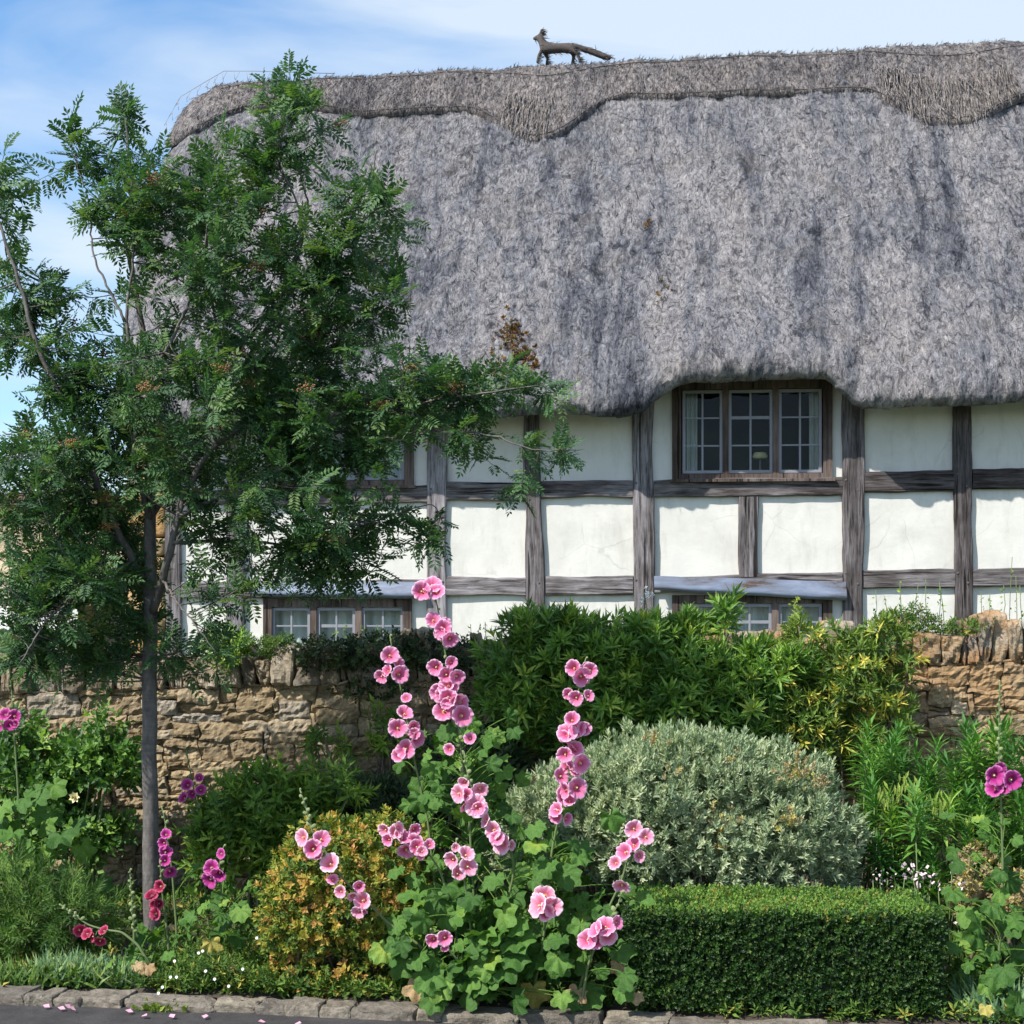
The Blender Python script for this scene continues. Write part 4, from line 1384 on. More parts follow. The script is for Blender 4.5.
def hollyhock(label, path, Y, blossoms, colour, zones=(), buds=(.0, 0), group='hollyhocks in the flower bed', lean=0.0, bloomsize=20.5, stem_r=.007, mat_alt=None, cat='hollyhock'):
    base = P(path[0][0], path[0][1], Y)
    base[2] = max(base[2], float(soil_z(0, Y)) - .02)
    root = thing('hollyhock', label, cat, base, group)
    pts = []
    for k, p in enumerate(path):
        w3 = P(p[0], p[1], Y); w3[1] += (p[2] if len(p) > 2 else 0.0)
        pts.append(w3)
    c = curve(np.array(pts), 40)
    m = MB(); m.tube(c, np.linspace(stem_r, stem_r * .4, 40), 7)
    dep = Y
    lv = MB()
    for (cx, cy, rx, ry, n, sz) in zones:
        for _ in range(n):
            u = rng.normal(size=3) * .5
            p = P(cx + u[0] * rx, cy + u[1] * ry, Y); p[1] += np.clip(u[2] * .3, -.3, .35) + .04
            if p[1] < Y + .12 and np.min(np.hypot(ALLB[:, 0] - (cx + u[0] * rx), (ALLB[:, 1] - (cy + u[1] * ry + 4)))) < 15:
                p[1] = Y + rng.uniform(.14, .3)
            if p[1] < kerb_y(p[0]) + .0: p[1] = kerb_y(p[0]) + .02
            p[2] = max(p[2], .10)
            d = np.linalg.norm((c - p) * np.array([1, 1, .7]) - np.array([0, 0, -.05]), axis=1)
            A = c[int(np.argmin(d))]
            out = unit(p - A + np.array([0, -.05, 0]))
            mid = (A + p) / 2 + np.array([0, 0, .03])
            t = np.linspace(0, 1, 6)[:, None]
            pc = A * (1 - t) ** 2 + 2 * mid * t * (1 - t) + p * t * t
            lv.tube(pc, .0022, 4, .7)
            X = out * .6 + np.array([0, -.35, -.5]) + rng.normal(size=3) * .35
            Z = np.array([-.25, -.75, .75]) + rng.normal(size=3) * .42
            lv.scatter(PALM[rng.integers(0, 3)], p[None], X[None], Z[None], sz * rng.uniform(.6, 1.2), np.clip(rng.normal(.38, .22), 0, .86) if rng.random() > .006 else 1.0)
    if lv.n:
        lv.build('foliage', M['holly'], root)
    if len(blossoms) >= 9:
        bs = sorted([b for b in blossoms], key=lambda b: b[1])
        extra = []
        for b0, b1 in zip(bs[:-1], bs[1:]):
            if b1[1] - b0[1] < 16:
                i_ = int(np.argmin(np.abs(proj(c)[1] - (b0[1] + b1[1]) / 2)))
                sx = float(proj(c)[0][i_])
                if rng.random() < .5:
                    extra.append((sx * .45 + (b0[0] + b1[0]) * .275 + rng.normal() * 5.5, (b0[1] + b1[1]) / 2 + rng.normal() * 2, rng.uniform(11, 18)))
        blossoms = list(blossoms) + extra
    for bl in blossoms:
        px, py = bl[:2]
        sz = (bl[2] if len(bl) > 2 else bloomsize * rng.uniform(.88, 1.1)) * rng.uniform(.97, 1.16) * dep / F / 2
        p = P(px, py, Y)
        i = int(np.argmin(np.linalg.norm((c - p) * np.array([1, .2, 1]), axis=1)))
        p[1] = c[i][1] - rng.uniform(.03, .075)
        off = p - c[i]
        d = np.array([0, -1.0, .12]) + np.array([off[0], 0, off[2]]) * 9 + rng.normal(size=3) * .40
        if len(bl) > 3:
            d = np.array(bl[3], float)
        d = unit(d)
        pos = p - d * sz * .3
        me = BLOS[mat_alt if (mat_alt and rng.random() < .35) else colour][rng.choice([0, 1, 1, 2, 3, 4, 5] if len(bl) < 4 else [0])]
        o = bpy.data.objects.new('blossom', me); COL.objects.link(o); o.parent = root
        o.location = pos - base
        qt = Vector(d).to_track_quat('X', 'Z'); o.rotation_euler = (qt @ Matrix.Rotation(rng.uniform(0, 6.28), 4, 'X').to_quaternion()).to_euler()
        o.scale = (sz, sz, sz)
        st = bpy.data.objects.new('stamen', STAM); COL.objects.link(st); st.parent = o
        # green calyx + stalk behind the flower
        cy = bpy.data.objects.new('calyx', CALM); COL.objects.link(cy); cy.parent = o
        m.tube(np.array([c[i], (c[i] + pos) / 2 + [0, 0, .004], pos - d * sz * .1]), .0022, 4)
    t0, nb = buds
    for k in range(nb):
        f = t0 + (1 - t0) * k / max(1, nb - 1)
        i = min(38, int(f * 39)); p = c[i] + (c[i + 1] - c[i]) * (f * 39 - i)
        a = k * 2.4
        tg = unit(c[i + 1] - c[i])
        d = unit(np.array([math.cos(a), math.sin(a), 0]) + tg * .6)
        s_ = .026 * (1 - .55 * k / max(1, nb)) * rng.uniform(.8, 1.2)
        o = bpy.data.objects.new('bud', BUDM[k % 2]); COL.objects.link(o); o.parent = root
        o.location = p - base; o.rotation_euler = Vector(d).to_track_quat('X', 'Z').to_euler(); o.scale = (s_, s_, s_)
    m.build('stem', M['stem_g'], root)
    return root


HYY = 6.15
HQ = []


def H(*a, **k):
    HQ.append((a, k))


H('tallest pink hollyhock spike, reaching up over the stone wall to the cottage wall', [(472, 1000), (474, 900), (468, 800), (458, 730), (449, 680), (442, 630), (434, 590), (431, 578)], 6.25,
  [(423.5, 591.6, 20), (433, 585, 20), (438, 592, 16), (435, 620, 17), (445, 628.6, 20), (452, 639, 17), (437.6, 667, 18), (453, 662, 15), (450, 686.6, 21), (441, 692, 21), (454, 699, 22), (445, 710, 22), (464, 715, 21), (458.7, 676, 17), (462, 702, 17), (471, 737.6, 13), (451.6, 748, 13)],
  'pink', [(470, 800, 55, 80, 60, .10), (470, 920, 80, 80, 60, .11), (455, 760, 40, 40, 20, .09)], (.52, 26))
H('slim pink hollyhock spike just left of the tallest one, before the wall', [(440, 1000), (436, 900), (428, 820), (412, 750), (405, 710), (397, 670), (391, 645), (390, 636)], 6.32,
  [(392.5, 655, 19), (402, 674, 20), (384, 676, 15), (399, 662, 14), (406, 713, 17), (400.6, 727, 19), (409, 697, 10), (418, 737.6, 18), (408, 748, 19), (402, 755, 18), (415, 725, 15)], 'pink', [(440, 800, 45, 60, 30, .10), (430, 920, 60, 70, 26, .11)], (.6, 14))
H('tall pink hollyhock spike standing in front of the silver shrub', [(540, 1000), (544, 920), (552, 850), (564, 790), (573, 730), (580, 680), (586, 658)], 6.2,
  [(582, 676, 20), (574.5, 668, 17), (590.5, 670, 17), (589, 695, 12), (569, 693.6, 12), (573, 719, 19), (568, 732, 19), (578, 729, 17), (571, 744, 18), (584, 728, 17), (566, 753, 18), (582, 762, 18), (572, 767, 17), (562, 774.5, 18), (578, 786, 19), (565, 795.6, 20), (558, 808, 17), (567, 818, 13)], 'pink', [(560, 870, 38, 50, 34, .095), (550, 930, 60, 50, 34, .11)], (.55, 14))
H('pink hollyhock stem sprawling leftwards over the golden bush', [(452, 985), (420, 945), (390, 925), (365, 898, -.02), (345, 878, -.04), (328, 850, -.04), (314, 832, -.04), (306, 806), (300, 790)], 6.05,
  [(308, 834, 17, (-.5, -.8, .1)), (319, 845, 22), (326, 836, 18, (.4, -.7, .5)), (335.6, 860, 20), (337, 876, 12), (346, 887, 13), (362, 883, 15), (365.5, 898, 21), (362, 908, 16)], 'pink', [(390, 930, 35, 25, 14, .08), (440, 960, 60, 40, 16, .12)], (.84, 12), mat_alt='pale_pink')
H('leaning pink hollyhock with blooms bunched over the right edge of the golden bush', [(462, 990), (455, 920), (440, 870), (425, 848), (408, 836), (392, 830), (384, 826)], 6.1,
  [(386.6, 829, 14), (392, 837, 15), (400.6, 826, 13), (404, 836, 21), (415, 828, 17), (417, 842, 21), (408, 849, 17), (431, 843, 12), (423, 853, 12)], 'pink', [(445, 900, 40, 50, 18, .11)], (.9, 4), mat_alt='pale_pink')
H('pink hollyhock bending right, its lowest bloom beside the silver shrub', [(482, 1000), (500, 930), (515, 870), (510, 845, -.03), (496, 826, -.04), (480, 802, -.04), (470, 782, -.03), (466, 765), (464, 752)], 6.12,
  [(466.8, 780, 16), (461, 791, 17), (470, 793, 17), (482, 787, 18), (479, 803, 21), (468, 803, 14), (488, 818, 13), (495.6, 827, 19), (503, 841, 20), (513, 843, 11, (.8, -.5, 0))], 'pink', [(505, 890, 45, 60, 24, .11)], (.82, 10), mat_alt='pale_pink')
H('short pink hollyhock with four pale blooms in the middle of the leaf mass', [(478, 1005), (472, 940), (466, 890), (460, 858), (456, 840)], 6.02,
  [(454, 858, 19), (467.5, 853, 18), (459, 872, 15), (470, 864, 18), (457, 846, 10)], 'pale_pink', [(470, 920, 60, 40, 20, .12)], (.8, 6))
H('low hollyhock with one big round cluster of pink blooms', [(530, 1005), (540, 960), (546, 920), (546, 890), (546, 872)], 6.02,
  [(545, 894, 22), (540, 902, 24), (553, 904, 23), (547, 910, 22)], 'pale_pink', [(535, 950, 55, 45, 36, .11)], (.75, 5))
H('pink hollyhock spike leaning right to the corner of the clipped hedge', [(575, 1005), (590, 950), (610, 905), (622, 880), (630, 850), (636, 825), (639, 812)], 6.05,
  [(634, 827.5, 17), (633.6, 843, 19), (625, 850, 20), (616, 860.5, 15), (646, 835, 15), (639, 854, 13), (622, 884, 17)], 'pink', [(590, 920, 40, 35, 12, .10)], (.85, 7), mat_alt='pale_pink')
H('drooping hollyhock with pink blooms hanging against the dark hedge face', [(580, 1010), (588, 965), (600, 935), (608, 922), (618, 905), (622, 892)], 5.95,
  [(588, 937, 19), (597, 927, 18), (606, 924, 19), (617, 919, 15), (608, 934, 17), (596, 939, 16)], 'pink', [(600, 960, 40, 40, 12, .12)], (.8, 6), mat_alt='pale_pink')
H('lowest pink hollyhock, two blooms on a bare bent stem above the kerb', [(480, 990), (462, 966), (446, 946), (437, 938), (432, 930)], 5.95,
  [(435, 937, 19), (447, 934, 17), (446, 945, 10)], 'pink', [(490, 970, 60, 30, 34, .11), (450, 965, 36, 26, 14, .10)], (.9, 3))
g2 = 'magenta and crimson hollyhocks left of the golden bush'
H('magenta hollyhock in front of the wall just right of the trunk, its buds tallest', [(212, 960), (206, 900), (203, 840), (196, 800), (190, 770), (186, 748)], 7.3,
  [(190, 784, 14), (203, 789, 11), (201, 777, 9), (187, 797, 13), (194, 793, 10)], 'magenta', [(205, 850, 22, 35, 8, .07)], (.72, 9), g2)
H('magenta hollyhock hugging the right side of the tree trunk', [(178, 965), (176, 920), (172, 870), (168, 840), (164, 815), (162, 808)], 6.7,
  [(169, 833, 12), (166, 842, 13), (168, 851, 14), (170, 858, 12), (173, 870, 15)], 'magenta', [(186, 900, 16, 30, 5, .07)], (.8, 7), g2)
H('crimson hollyhock spike low against the foot of the tree trunk', [(170, 965), (167, 930), (163, 900), (161, 875), (160, 862)], 6.55,
  [(165, 884, 14), (157, 892, 14), (162, 902, 13), (160, 911, 14), (157, 903, 10)], 'crimson', [(172, 940, 20, 15, 4, .06)], (.75, 6), g2)
H('magenta hollyhock with a wide open bloom above rounded leaves and one yellow leaf', [(228, 968), (226, 930), (222, 900), (219, 870), (222, 850), (224, 846)], 6.5,
  [(223, 871, 21), (214, 866, 17), (213, 878, 17), (224, 852, 10)], 'magenta', [(222, 902, 32, 20, 16, .085), (240, 925, 25, 18, 9, .085), (205, 915, 18, 14, 5, .08)], (.85, 4), g2)
H('crimson hollyhock stem toppled leftwards near the kerb', [(150, 965), (138, 945), (122, 932), (105, 930), (88, 925), (70, 912), (61, 905)], 6.3,
  [(84, 928, 12), (92, 931, 13), (99, 933, 12), (109, 928, 13), (106, 938, 11)], 'crimson', [(137, 958, 14, 18, 7, .075)], (.78, 10), g2)
H('budding hollyhock with pale green flowerless spike left of the tree trunk', [(134, 965), (134, 930), (132, 900), (130, 870)], 6.4, [], 'pink', [(136, 950, 12, 22, 10, .07)], (.35, 22), g2)
H('magenta hollyhock cut by the left edge of the photo, blooms level with the wall', [(26, 930), (22, 860), (18, 790), (14, 730), (12, 690), (8, 660)], 6.95,
  [(8, 714, 13), (17, 716, 13), (14, 724, 13), (5, 724, 12), (19, 724, 10)], 'magenta', [(28, 840, 36, 50, 34, .13), (10, 880, 30, 34, 16, .15), (40, 900, 30, 25, 10, .12)], (.72, 12), g2)
H('magenta hollyhock at the right edge with a long bare bud spike above its blooms', [(994, 1010), (1000, 940), (1003, 870), (1001, 800), (999, 760), (999, 720), (1000, 682)], 6.2,
  [(991, 774, 19), (1007, 778, 19), (998, 768, 12), (993, 787, 18), (1001, 785, 14)], 'magenta', [(1000, 850, 36, 34, 16, .08), (998, 910, 40, 45, 28, .10), (1005, 960, 40, 40, 24, .10), (985, 990, 25, 16, 12, .10), (960, 820, 14, 14, 3, .06)], (.72, 20), 'hollyhocks at the right edge')

ALLB = np.array([(bl[0], bl[1]) for a, k in HQ for bl in a[3]])
for a_, k_ in HQ:
    hollyhock(*a_, **k_)

# a few withered leaves low in the hollyhock clump
for (px, py, mt, sz, nm, lb) in [(533, 985, 'yellow_leaf', .13, 'withered_leaf', 'yellow green withered leaf hanging low between hollyhock stems'), (211, 940, 'yellow_leaf', .10, 'withered_leaf', 'bright yellow leaf hanging under the magenta hollyhock near the trunk'), (1010, 1002, 'yellow_leaf', .06, 'withered_leaf', 'pale yellow leaf lying by the right corner of the kerb'), (618, 962, 'dry_leaf', .08, 'withered_leaf', 'tan withered leaf under the blooms beside the hedge face')]:
    y = 6.0 if px > 300 else 6.35
    p = P(px, py, y)
    m = MB(); m.scatter(PALM[1], p[None], np.array([[.15, -.2, -1.0]]), np.array([[.2, -1, .3]]), sz)
    tag(m.build(nm, M[mt], origin=p), lb, 'leaf', 'withered hollyhock leaves')

# ------------------------------------------------------------------ shrubs


def dome(n, c, R, shell=.55, lump=.16, low=-.35, seed=0., freq=2.4):
    """points spread in the outer volume of a lumpy dome, with outward directions"""
    d = rng.normal(size=(int(n * 1.6) + 10, 3)); d = unit(d)
    d = d[d[:, 2] > low][:n]
    l = 1 + lump * vn(d * freq + seed) + lump * .5 * vn(d * freq * 2.3 + seed)
    u = (shell + (1 - shell) * rng.random(len(d)) ** .5) * l
    return np.array(c) + d * np.array(R) * u[:, None], unit(d / np.array(R))


def shrub(name, label, cat, px, y, R, zc, n, tmpl, mat, s, up=.5, jit=.5, shell=.55, lump=.16, low=-.35, group=None, stems=10, seed=0., twmat='stem_w', extra=None, freq=2.4):
    c = P(px, 800, y); c[2] = zc
    base = np.array([c[0], y, float(soil_z(0, y))])
    root = thing(name, label, cat, base, group)
    p, d = dome(n, c, R, shell, lump, low, seed, freq)
    m = MB()
    X = d + np.array([0, 0, up]) + rng.normal(size=d.shape) * jit
    if isinstance(tmpl, list):
        k = rng.integers(0, len(tmpl), len(p))
        for i, t in enumerate(tmpl):
            q = k == i
            m.scatter(t, p[q], X[q], d[q] + rng.normal(size=d[q].shape) * .6, rng.uniform(s[0], s[1], q.sum()))
    else:
        m.scatter(tmpl, p, X, d + rng.normal(size=d.shape) * .6, rng.uniform(s[0], s[1], len(p)))
    m.build('foliage', M[mat], root, smooth=False)
    st = MB()
    for k in rng.integers(0, len(p), stems):
        a = base + np.array([rng.uniform(-.3, .3) * R[0], rng.uniform(-.3, .3) * R[1], 0]); b = p[k]
        mid = (a + b) / 2 + np.array([0, 0, .1]) + rng.normal(size=3) * .04
        t = np.linspace(0, 1, 8)[:, None]
        st.tube(a * (1 - t) ** 2 + 2 * mid * t * (1 - t) + b * t * t, np.linspace(.009, .003, 8), 5)
    if st.n: st.build('stem', M[twmat], root)
    return root, p, d


LANCE = T_simple(.13, .05, -.1)
OVAL = T_simple(.27, .07, -.06)
NARROW = T_quad(.07, .02)
WH_E = [T_whorl(12, T_simple(.11, .04, -.1), (15, 75), (.8, 1.1), .55, random.Random(i)) for i in range(3)]
WH_S = [T_whorl(10, T_simple(.17, .05, -.02), (15, 60), (.55, .85), .75, random.Random(20 + i)) for i in range(3)]
WH_EU = [T_whorl(40, T_simple(.085, .02, -.12), (30, 100), (.62, .8), 1.0, random.Random(30 + i)) for i in range(3)]
WH_V = [T_whorl(8, T_simple(.28, .07, -.05), (20, 75), (.5, .8), .55, random.Random(40 + i)) for i in range(3)]
WH_L = [T_whorl(9, T_simple(.15, .05, -.12), (25, 80), (.6, .9), .75, random.Random(50 + i)) for i in range(3)]
WH_R = [T_whorl(26, T_quad(.06, .02), (25, 70), (.3, .42), .95, random.Random(60 + i)) for i in range(3)]
WH_O = [T_whorl(7, T_simple(.30, .07, -.08), (30, 80), (.5, .8), .8, random.Random(70 + i)) for i in range(3)]


def mound(name, label, cat, blobs, y, tmpl, mat, s, base_px, up=.5, jit=.5, shell=.5, lump=.2, low=-.6, group=None, stems=14, twmat='stem_w', dy=None, freq=2.6):
    """shrub made of several lumps: blobs = (px, py, rx px, ry px, depth m, n)"""
    b = P(base_px, 900, y); b[2] = float(soil_z(0, y))
    root = thing(name, label, cat, b, group)
    m = MB(); st = MB()
    for bi, (px, py, rx, ry, rd, n) in enumerate(blobs):
        c = P(px, py, y); k = y / F
        p, d = dome(n, c, (rx * k, rd, ry * k), shell, lump, low, bi * 7.3 + px * .1, freq)
        ok = (p[:, 2] > float(soil_z(0, y)) - .02) & (p[:, 1] < WY - .06 + 3 * (p[:, 2] > 1.5))
        p, d = p[ok], d[ok]
        X = d + np.array([0, 0, up]) + rng.normal(size=d.shape) * jit
        kk = rng.integers(0, len(tmpl), len(p))
        for i, t in enumerate(tmpl):
            q = kk == i
            m.scatter(t, p[q], X[q], d[q] + rng.normal(size=d[q].shape) * .6, rng.uniform(s[0], s[1], q.sum()))
        for j in (rng.integers(0, max(1, len(p)), max(1, stems // len(blobs))) if stems else ()):
            st = MB()
            a = np.array([p[j][0] * .55 + b[0] * .45 + rng.normal() * .06, y + rng.normal() * .05, b[2]])
            mid = (a + p[j]) / 2 + np.array([0, 0, .12]) + rng.normal(size=3) * .05
            t = np.linspace(0, 1, 8)[:, None]
            st.tube(a * (1 - t) ** 2 + 2 * mid * t * (1 - t) + p[j] * t * t, np.linspace(.010, .003, 8), 5)
            st.build('stem', M[twmat], root)
    m.build('foliage', M[mat], root, smooth=False)
    return root


mound('evergreen_shrub', 'dense dark green evergreen shrub with narrow upright leaves covering the wall', 'shrub',
      [(535, 690, 52, 75, .22, 420), (600, 690, 65, 70, .25, 540), (675, 702, 52, 62, .25, 500), (740, 714, 45, 54, .22, 330), (620, 740, 120, 50, .25, 480), (560, 642, 42, 26, .18, 150), (650, 645, 34, 22, .18, 120), (755, 672, 62, 24, .16, 190), (725, 622, 9, 22, .06, 22), (690, 632, 12, 14, .08, 30)], 7.85, WH_E, 'everg', (.065, .11), 620, up=.9, jit=.45, shell=.35, stems=26)
mound('evergreen_shrub', 'looser evergreen shrub with yellowing leaves and bare woody stems on the wall', 'shrub',
      [(790, 716, 48, 52, .2, 260), (850, 682, 44, 52, .2, 220), (880, 720, 36, 55, .16, 120), (820, 750, 60, 40, .2, 160), (805, 640, 14, 26, .1, 26), (890, 650, 30, 28, .12, 60)], 7.88, WH_E, 'everg_y', (.055, .09), 830, up=.3, jit=.8, shell=.3, stems=40)
sil, sp_, sd_ = None, None, None
SR = mound('silver_shrub', 'big rounded silver grey leaved shrub behind the clipped hedge', 'shrub',
           [(668, 836, 140, 98, .5, 4900), (600, 845, 105, 80, .42, 2300), (768, 838, 82, 84, .40, 2100), (675, 770, 62, 36, .3, 640), (545, 838, 50, 55, .3, 760), (730, 765, 40, 26, .25, 300), (790, 875, 62, 30, .32, 620), (690, 885, 90, 26, .4, 500)], 7.05, WH_S, 'silver', (.034, .060), 680, up=.75, jit=.36, shell=.66, lump=.2, low=-.3, stems=20, freq=3.4)
m = MB()
for (px, py, n, sp) in [(708, 826, 60, 15), (795, 776, 26, 8), (822, 782, 14, 7), (786, 820, 16, 8), (650, 736, 6, 4), (655, 742, 6, 5), (530, 783, 4, 3), (800, 760, 8, 6), (672, 773, 5, 4), (730, 760, 5, 4)]:
    for _ in range(n):
        p = P(px + rng.normal() * sp, py + rng.normal() * sp * .7, 6.62 if 780 < py or px < 700 else 6.75)
        m.scatter(WH_V[0], p[None], np.array([[0, -.4, 1.]]) + rng.normal(size=(1, 3)) * .5, rdir(1), rng.uniform(.02, .04), min(1, max(0, rng.normal(.55, .25))))
m.build('faded_flower_heads', M['tan_head'], SR, smooth=False)


def euphorbia():
    y = 7.3
    b = P(935, 890, y); b[2] = float(soil_z(0, y))
    root = thing('spurge_plant', 'bright green spurge with bottlebrush stems below the wall at the right', 'plant', b)
    st = MB(); lv = MB(); yl = MB()
    for _ in range(98):
        px = rng.uniform(858, 1030); py = rng.uniform(752, 880) if rng.random() < .75 else rng.uniform(744, 790)
        tip = P(px, py, y); tip[1] += rng.uniform(-.32, .25) + (.1 if py < 790 else -.1)
        a = np.array([tip[0] + rng.normal() * .05, tip[1] + rng.normal() * .04, b[2]])
        st = MB(); st.tube(np.array([a, (a + tip) / 2 + rng.normal(size=3) * .015, tip]), .003, 5); st.build('stem', M['stem_g'], root)
        ax = unit(tip - a + rng.normal(size=3) * .08)
        lv.scatter(WH_EU[rng.integers(0, 3)], (tip - ax * .09)[None], ax[None], rdir(1), rng.uniform(.14, .19))
        if rng.random() < .9:
            lv.scatter(WH_EU[rng.integers(0, 3)], (tip - ax * .17)[None], ax[None], rdir(1), rng.uniform(.12, .16))
    for (px, py) in ((884, 792), (905, 794), (912, 782), (940, 800), (932, 805), (971, 820), (900, 785)):
        for _ in range(13):
            p = P(px + rng.normal() * 4, py + rng.normal() * 6, y - .34)
            yl.scatter(LANCE, p[None], np.array([[rng.normal() * .25, -.3, -1]]), np.array([[0, -1, .2]]), rng.uniform(.035, .06))
    lv.build('foliage', M['euph'], root, smooth=False); yl.build('yellow_flower_heads', M['weed'], root, smooth=False)


euphorbia()
mound('golden_bush', 'rounded golden bush of small green, yellow and orange leaves', 'shrub',
      [(345, 905, 76, 84, .28, 1150), (380, 872, 45, 56, .22, 480), (300, 920, 40, 66, .22, 400), (345, 970, 80, 35, .25, 480), (290, 985, 32, 22, .12, 160)], 6.4, WH_V, 'variegated', (.034, .055), 345, up=.45, jit=.6, shell=.7, lump=.24, low=-.5, stems=8)
mound('jasmine_shrub', 'leafy mid green shrub between the trunk and the golden bush', 'shrub',
      [(265, 820, 62, 48, .2, 420), (300, 850, 40, 60, .2, 300), (230, 850, 40, 45, .18, 200), (335, 790, 30, 24, .12, 60)], 7.4, WH_L, 'lance', (.07, .11), 270, up=.2, jit=.6, shell=.4, stems=18, twmat='stem_g')
mound('dark_shrub', 'very dark leafy bush in shade against the wall behind the golden bush', 'shrub',
      [(380, 812, 70, 32, .18, 260), (330, 835, 45, 42, .18, 160), (475, 780, 50, 50, .18, 240)], 7.75, WH_L, 'ivy', (.07, .10), 380, up=.1, jit=.7, shell=.4, stems=10)
mound('wall_climber', 'yellow green climber sprigs on the shaded wall above the dark bush', 'climber',
      [(325, 740, 25, 10, .05, 18), (360, 750, 30, 14, .05, 20), (390, 735, 25, 30, .06, 26), (415, 780, 22, 30, .06, 24), (370, 790, 20, 12, .05, 10)], 8.05, WH_L, 'lance', (.06, .10), 380, up=.0, jit=.9, shell=.2, stems=30)
rr_ = mound('climbing_rose', 'climbing rose spreading over the wall left of the trunk with one cream flower', 'rose',
            [(40, 790, 50, 55, .2, 330), (90, 765, 42, 30, .16, 220), (115, 765, 26, 22, .12, 100), (20, 760, 30, 45, .2, 160), (60, 840, 50, 40, .2, 260), (112, 835, 24, 14, .1, 45), (105, 735, 14, 26, .06, 30)], 7.75, WH_O, 'rose_leaf', (.06, .095), 50, up=.2, jit=.7, shell=.35, stems=26, twmat='stem_g')
p = P(75, 797, 7.45)
m = MB()
for k in range(7):
    a = k * 2 * math.pi / 7
    m.scatter(T_simple(.38, .12, .1), p[None], np.array([[math.cos(a), -.35, math.sin(a)]]), np.array([[0, -1, .1]]), .034)
m.build('rose_bloom', M['cream_petal'], rr_)
m = MB(); m.scatter(DOT, (p + np.array([0, -.012, 0]))[None] + rng.normal(size=(9, 3)) * .005, rdir(9), rdir(9), .005); m.build('rose_bloom_centre', M['yellow_leaf'], rr_)
mound('rosemary_bush', 'dark needle leaved bush at the left edge of the bed', 'shrub',
      [(35, 925, 58, 42, .22, 330), (10, 905, 40, 36, .2, 130), (80, 918, 34, 34, .2, 130), (25, 955, 55, 24, .2, 110)], 6.7, WH_R, 'rosemary', (.09, .16), 40, up=.6, jit=.8, shell=.4, stems=30)


def blades(name, label, cat, zones, y, mat, L_, w=.06, lean=.5, tm=None, group=None):
    b = P(zones[0][0], zones[0][1], y); b[2] = float(soil_z(0, y))
    m = MB()
    T = tm or (np.array([(0, -w * .5, 0), (0, w * .5, 0), (.5, w * .6, .0), (.5, -w * .6, 0), (1, 0, -.22)], float), [np.array([(0, 3, 2, 1)]), np.array([(3, 4, 2)])])
    for (px, py, rx, rd, n) in zones:
        p = np.array([P(px + rng.uniform(-1, 1) * rx, py, y + rng.uniform(-1, 1) * rd) for _ in range(n)])
        p[:, 2] = soil_z(p[:, 0], p[:, 1]) - .01
        X = np.stack([rng.normal(size=n) * lean, rng.normal(size=n) * lean - .1, np.ones(n)], 1)
        m.scatter(T, p, X, rdir(n) * .5 + np.array([0, -1, .3]), rng.uniform(L_[0], L_[1], n))
    return tag(m.build(name, M[mat], smooth=False, origin=b), label, cat, group)


blades('grassy_clump', 'blue green grassy clump beside the kerb left of the trunk', 'plant', [(95, 965, 45, .13, 560), (60, 970, 30, .1, 260)], 6.34, 'bluegrass', (.05, .14), .075, .9)
blades('grassy_clump', 'small bright green grassy clump at the left end of the kerb', 'plant', [(18, 975, 26, .08, 260), (60, 975, 40, .05, 120)], 6.25, 'herb', (.06, .11), .1, .6)
# daisies
y = 6.2
b = P(205, 975, y); b[2] = .09
dz = thing('daisy_clump', 'low clump of tiny white daisies beside the kerb right of the trunk', 'plant', b)
m = MB()
n = 1300
px = rng.uniform(158, 275, n); yy_ = rng.uniform(6.12, 6.6, n)
p = np.array([P(a, 960, q) for a, q in zip(px, yy_)]); p[:, 2] = soil_z(p[:, 0], p[:, 1]) + rng.uniform(0, .12, n) * (1 - np.abs(px - 215) / 90)
m.scatter(T_whorl(6, T_simple(.16, .05), (25, 80), (.5, .9), .6), p, np.array([0, -.15, 1]) + rng.normal(size=(n, 3)) * .5, rdir(n), rng.uniform(.025, .05, n))
m.build('foliage', M['herb'], dz, smooth=False)
DAISY = T_join([(place(T_quad(.22, .0), (0, 0, 0), (.15, math.cos(a), math.sin(a)), (1, 0, 0), 1), 0) for a in np.linspace(0, 2 * np.pi, 9)[:-1]])
for (px, py) in [(176, 960), (178, 976), (164, 986), (160, 992), (172, 976), (200, 952), (204, 950), (216, 978), (207, 970), (258, 937), (244, 968), (230, 985)]:
    q = P(px, py, 6.05 if py > 965 else 6.2); q[1] -= .02
    m = MB(); m.scatter(DAISY, q[None], np.array([[0, -1, .5]]), rdir(1), .008); m.build('daisy', M['white_petal'], dz)
# fallen debris at the foot of the daisies
for (px, py, sz, mt, lb) in [(148, 988, .07, 'dry_leaf', 'curled tan dead leaf at the foot of the tree trunk'), (135, 990, .06, 'dry_leaf', 'small pale dead leaf lying left of the trunk by the kerb'), (236, 968, .05, 'dry_leaf', 'folded pinkish tan dead leaf among the white daisies'),
                             (418, 1012, .11, 'dry_leaf', 'large cream dead leaf lying on the kerb below the hollyhocks'), (578, 1016, .10, 'dry_leaf', 'long curled brown dead leaf hanging over the kerb'), (636, 1020, .07, 'dry_leaf', 'small brown dead leaf on the kerb left of the hedge'), (985, 1012, .06, 'yellow_leaf', 'long yellow dead leaf at the right end of the hedge')]:
    q = P(px, py, 6.0); yk = kerb_y(q[0]) + (.09 if px > 300 else .24)
    q = P(px, py, yk); q[2] = max(q[2], .125)
    m = MB(); m.scatter(PALM[rng.integers(0, 3)], q[None], np.array([[rng.normal() * .6, -.5, -.35]]), np.array([[.1, -.8, 1]]), sz)
    tag(m.build('fallen_leaf', M[mt], origin=q), lb, 'leaf', 'dead leaves along the kerb')
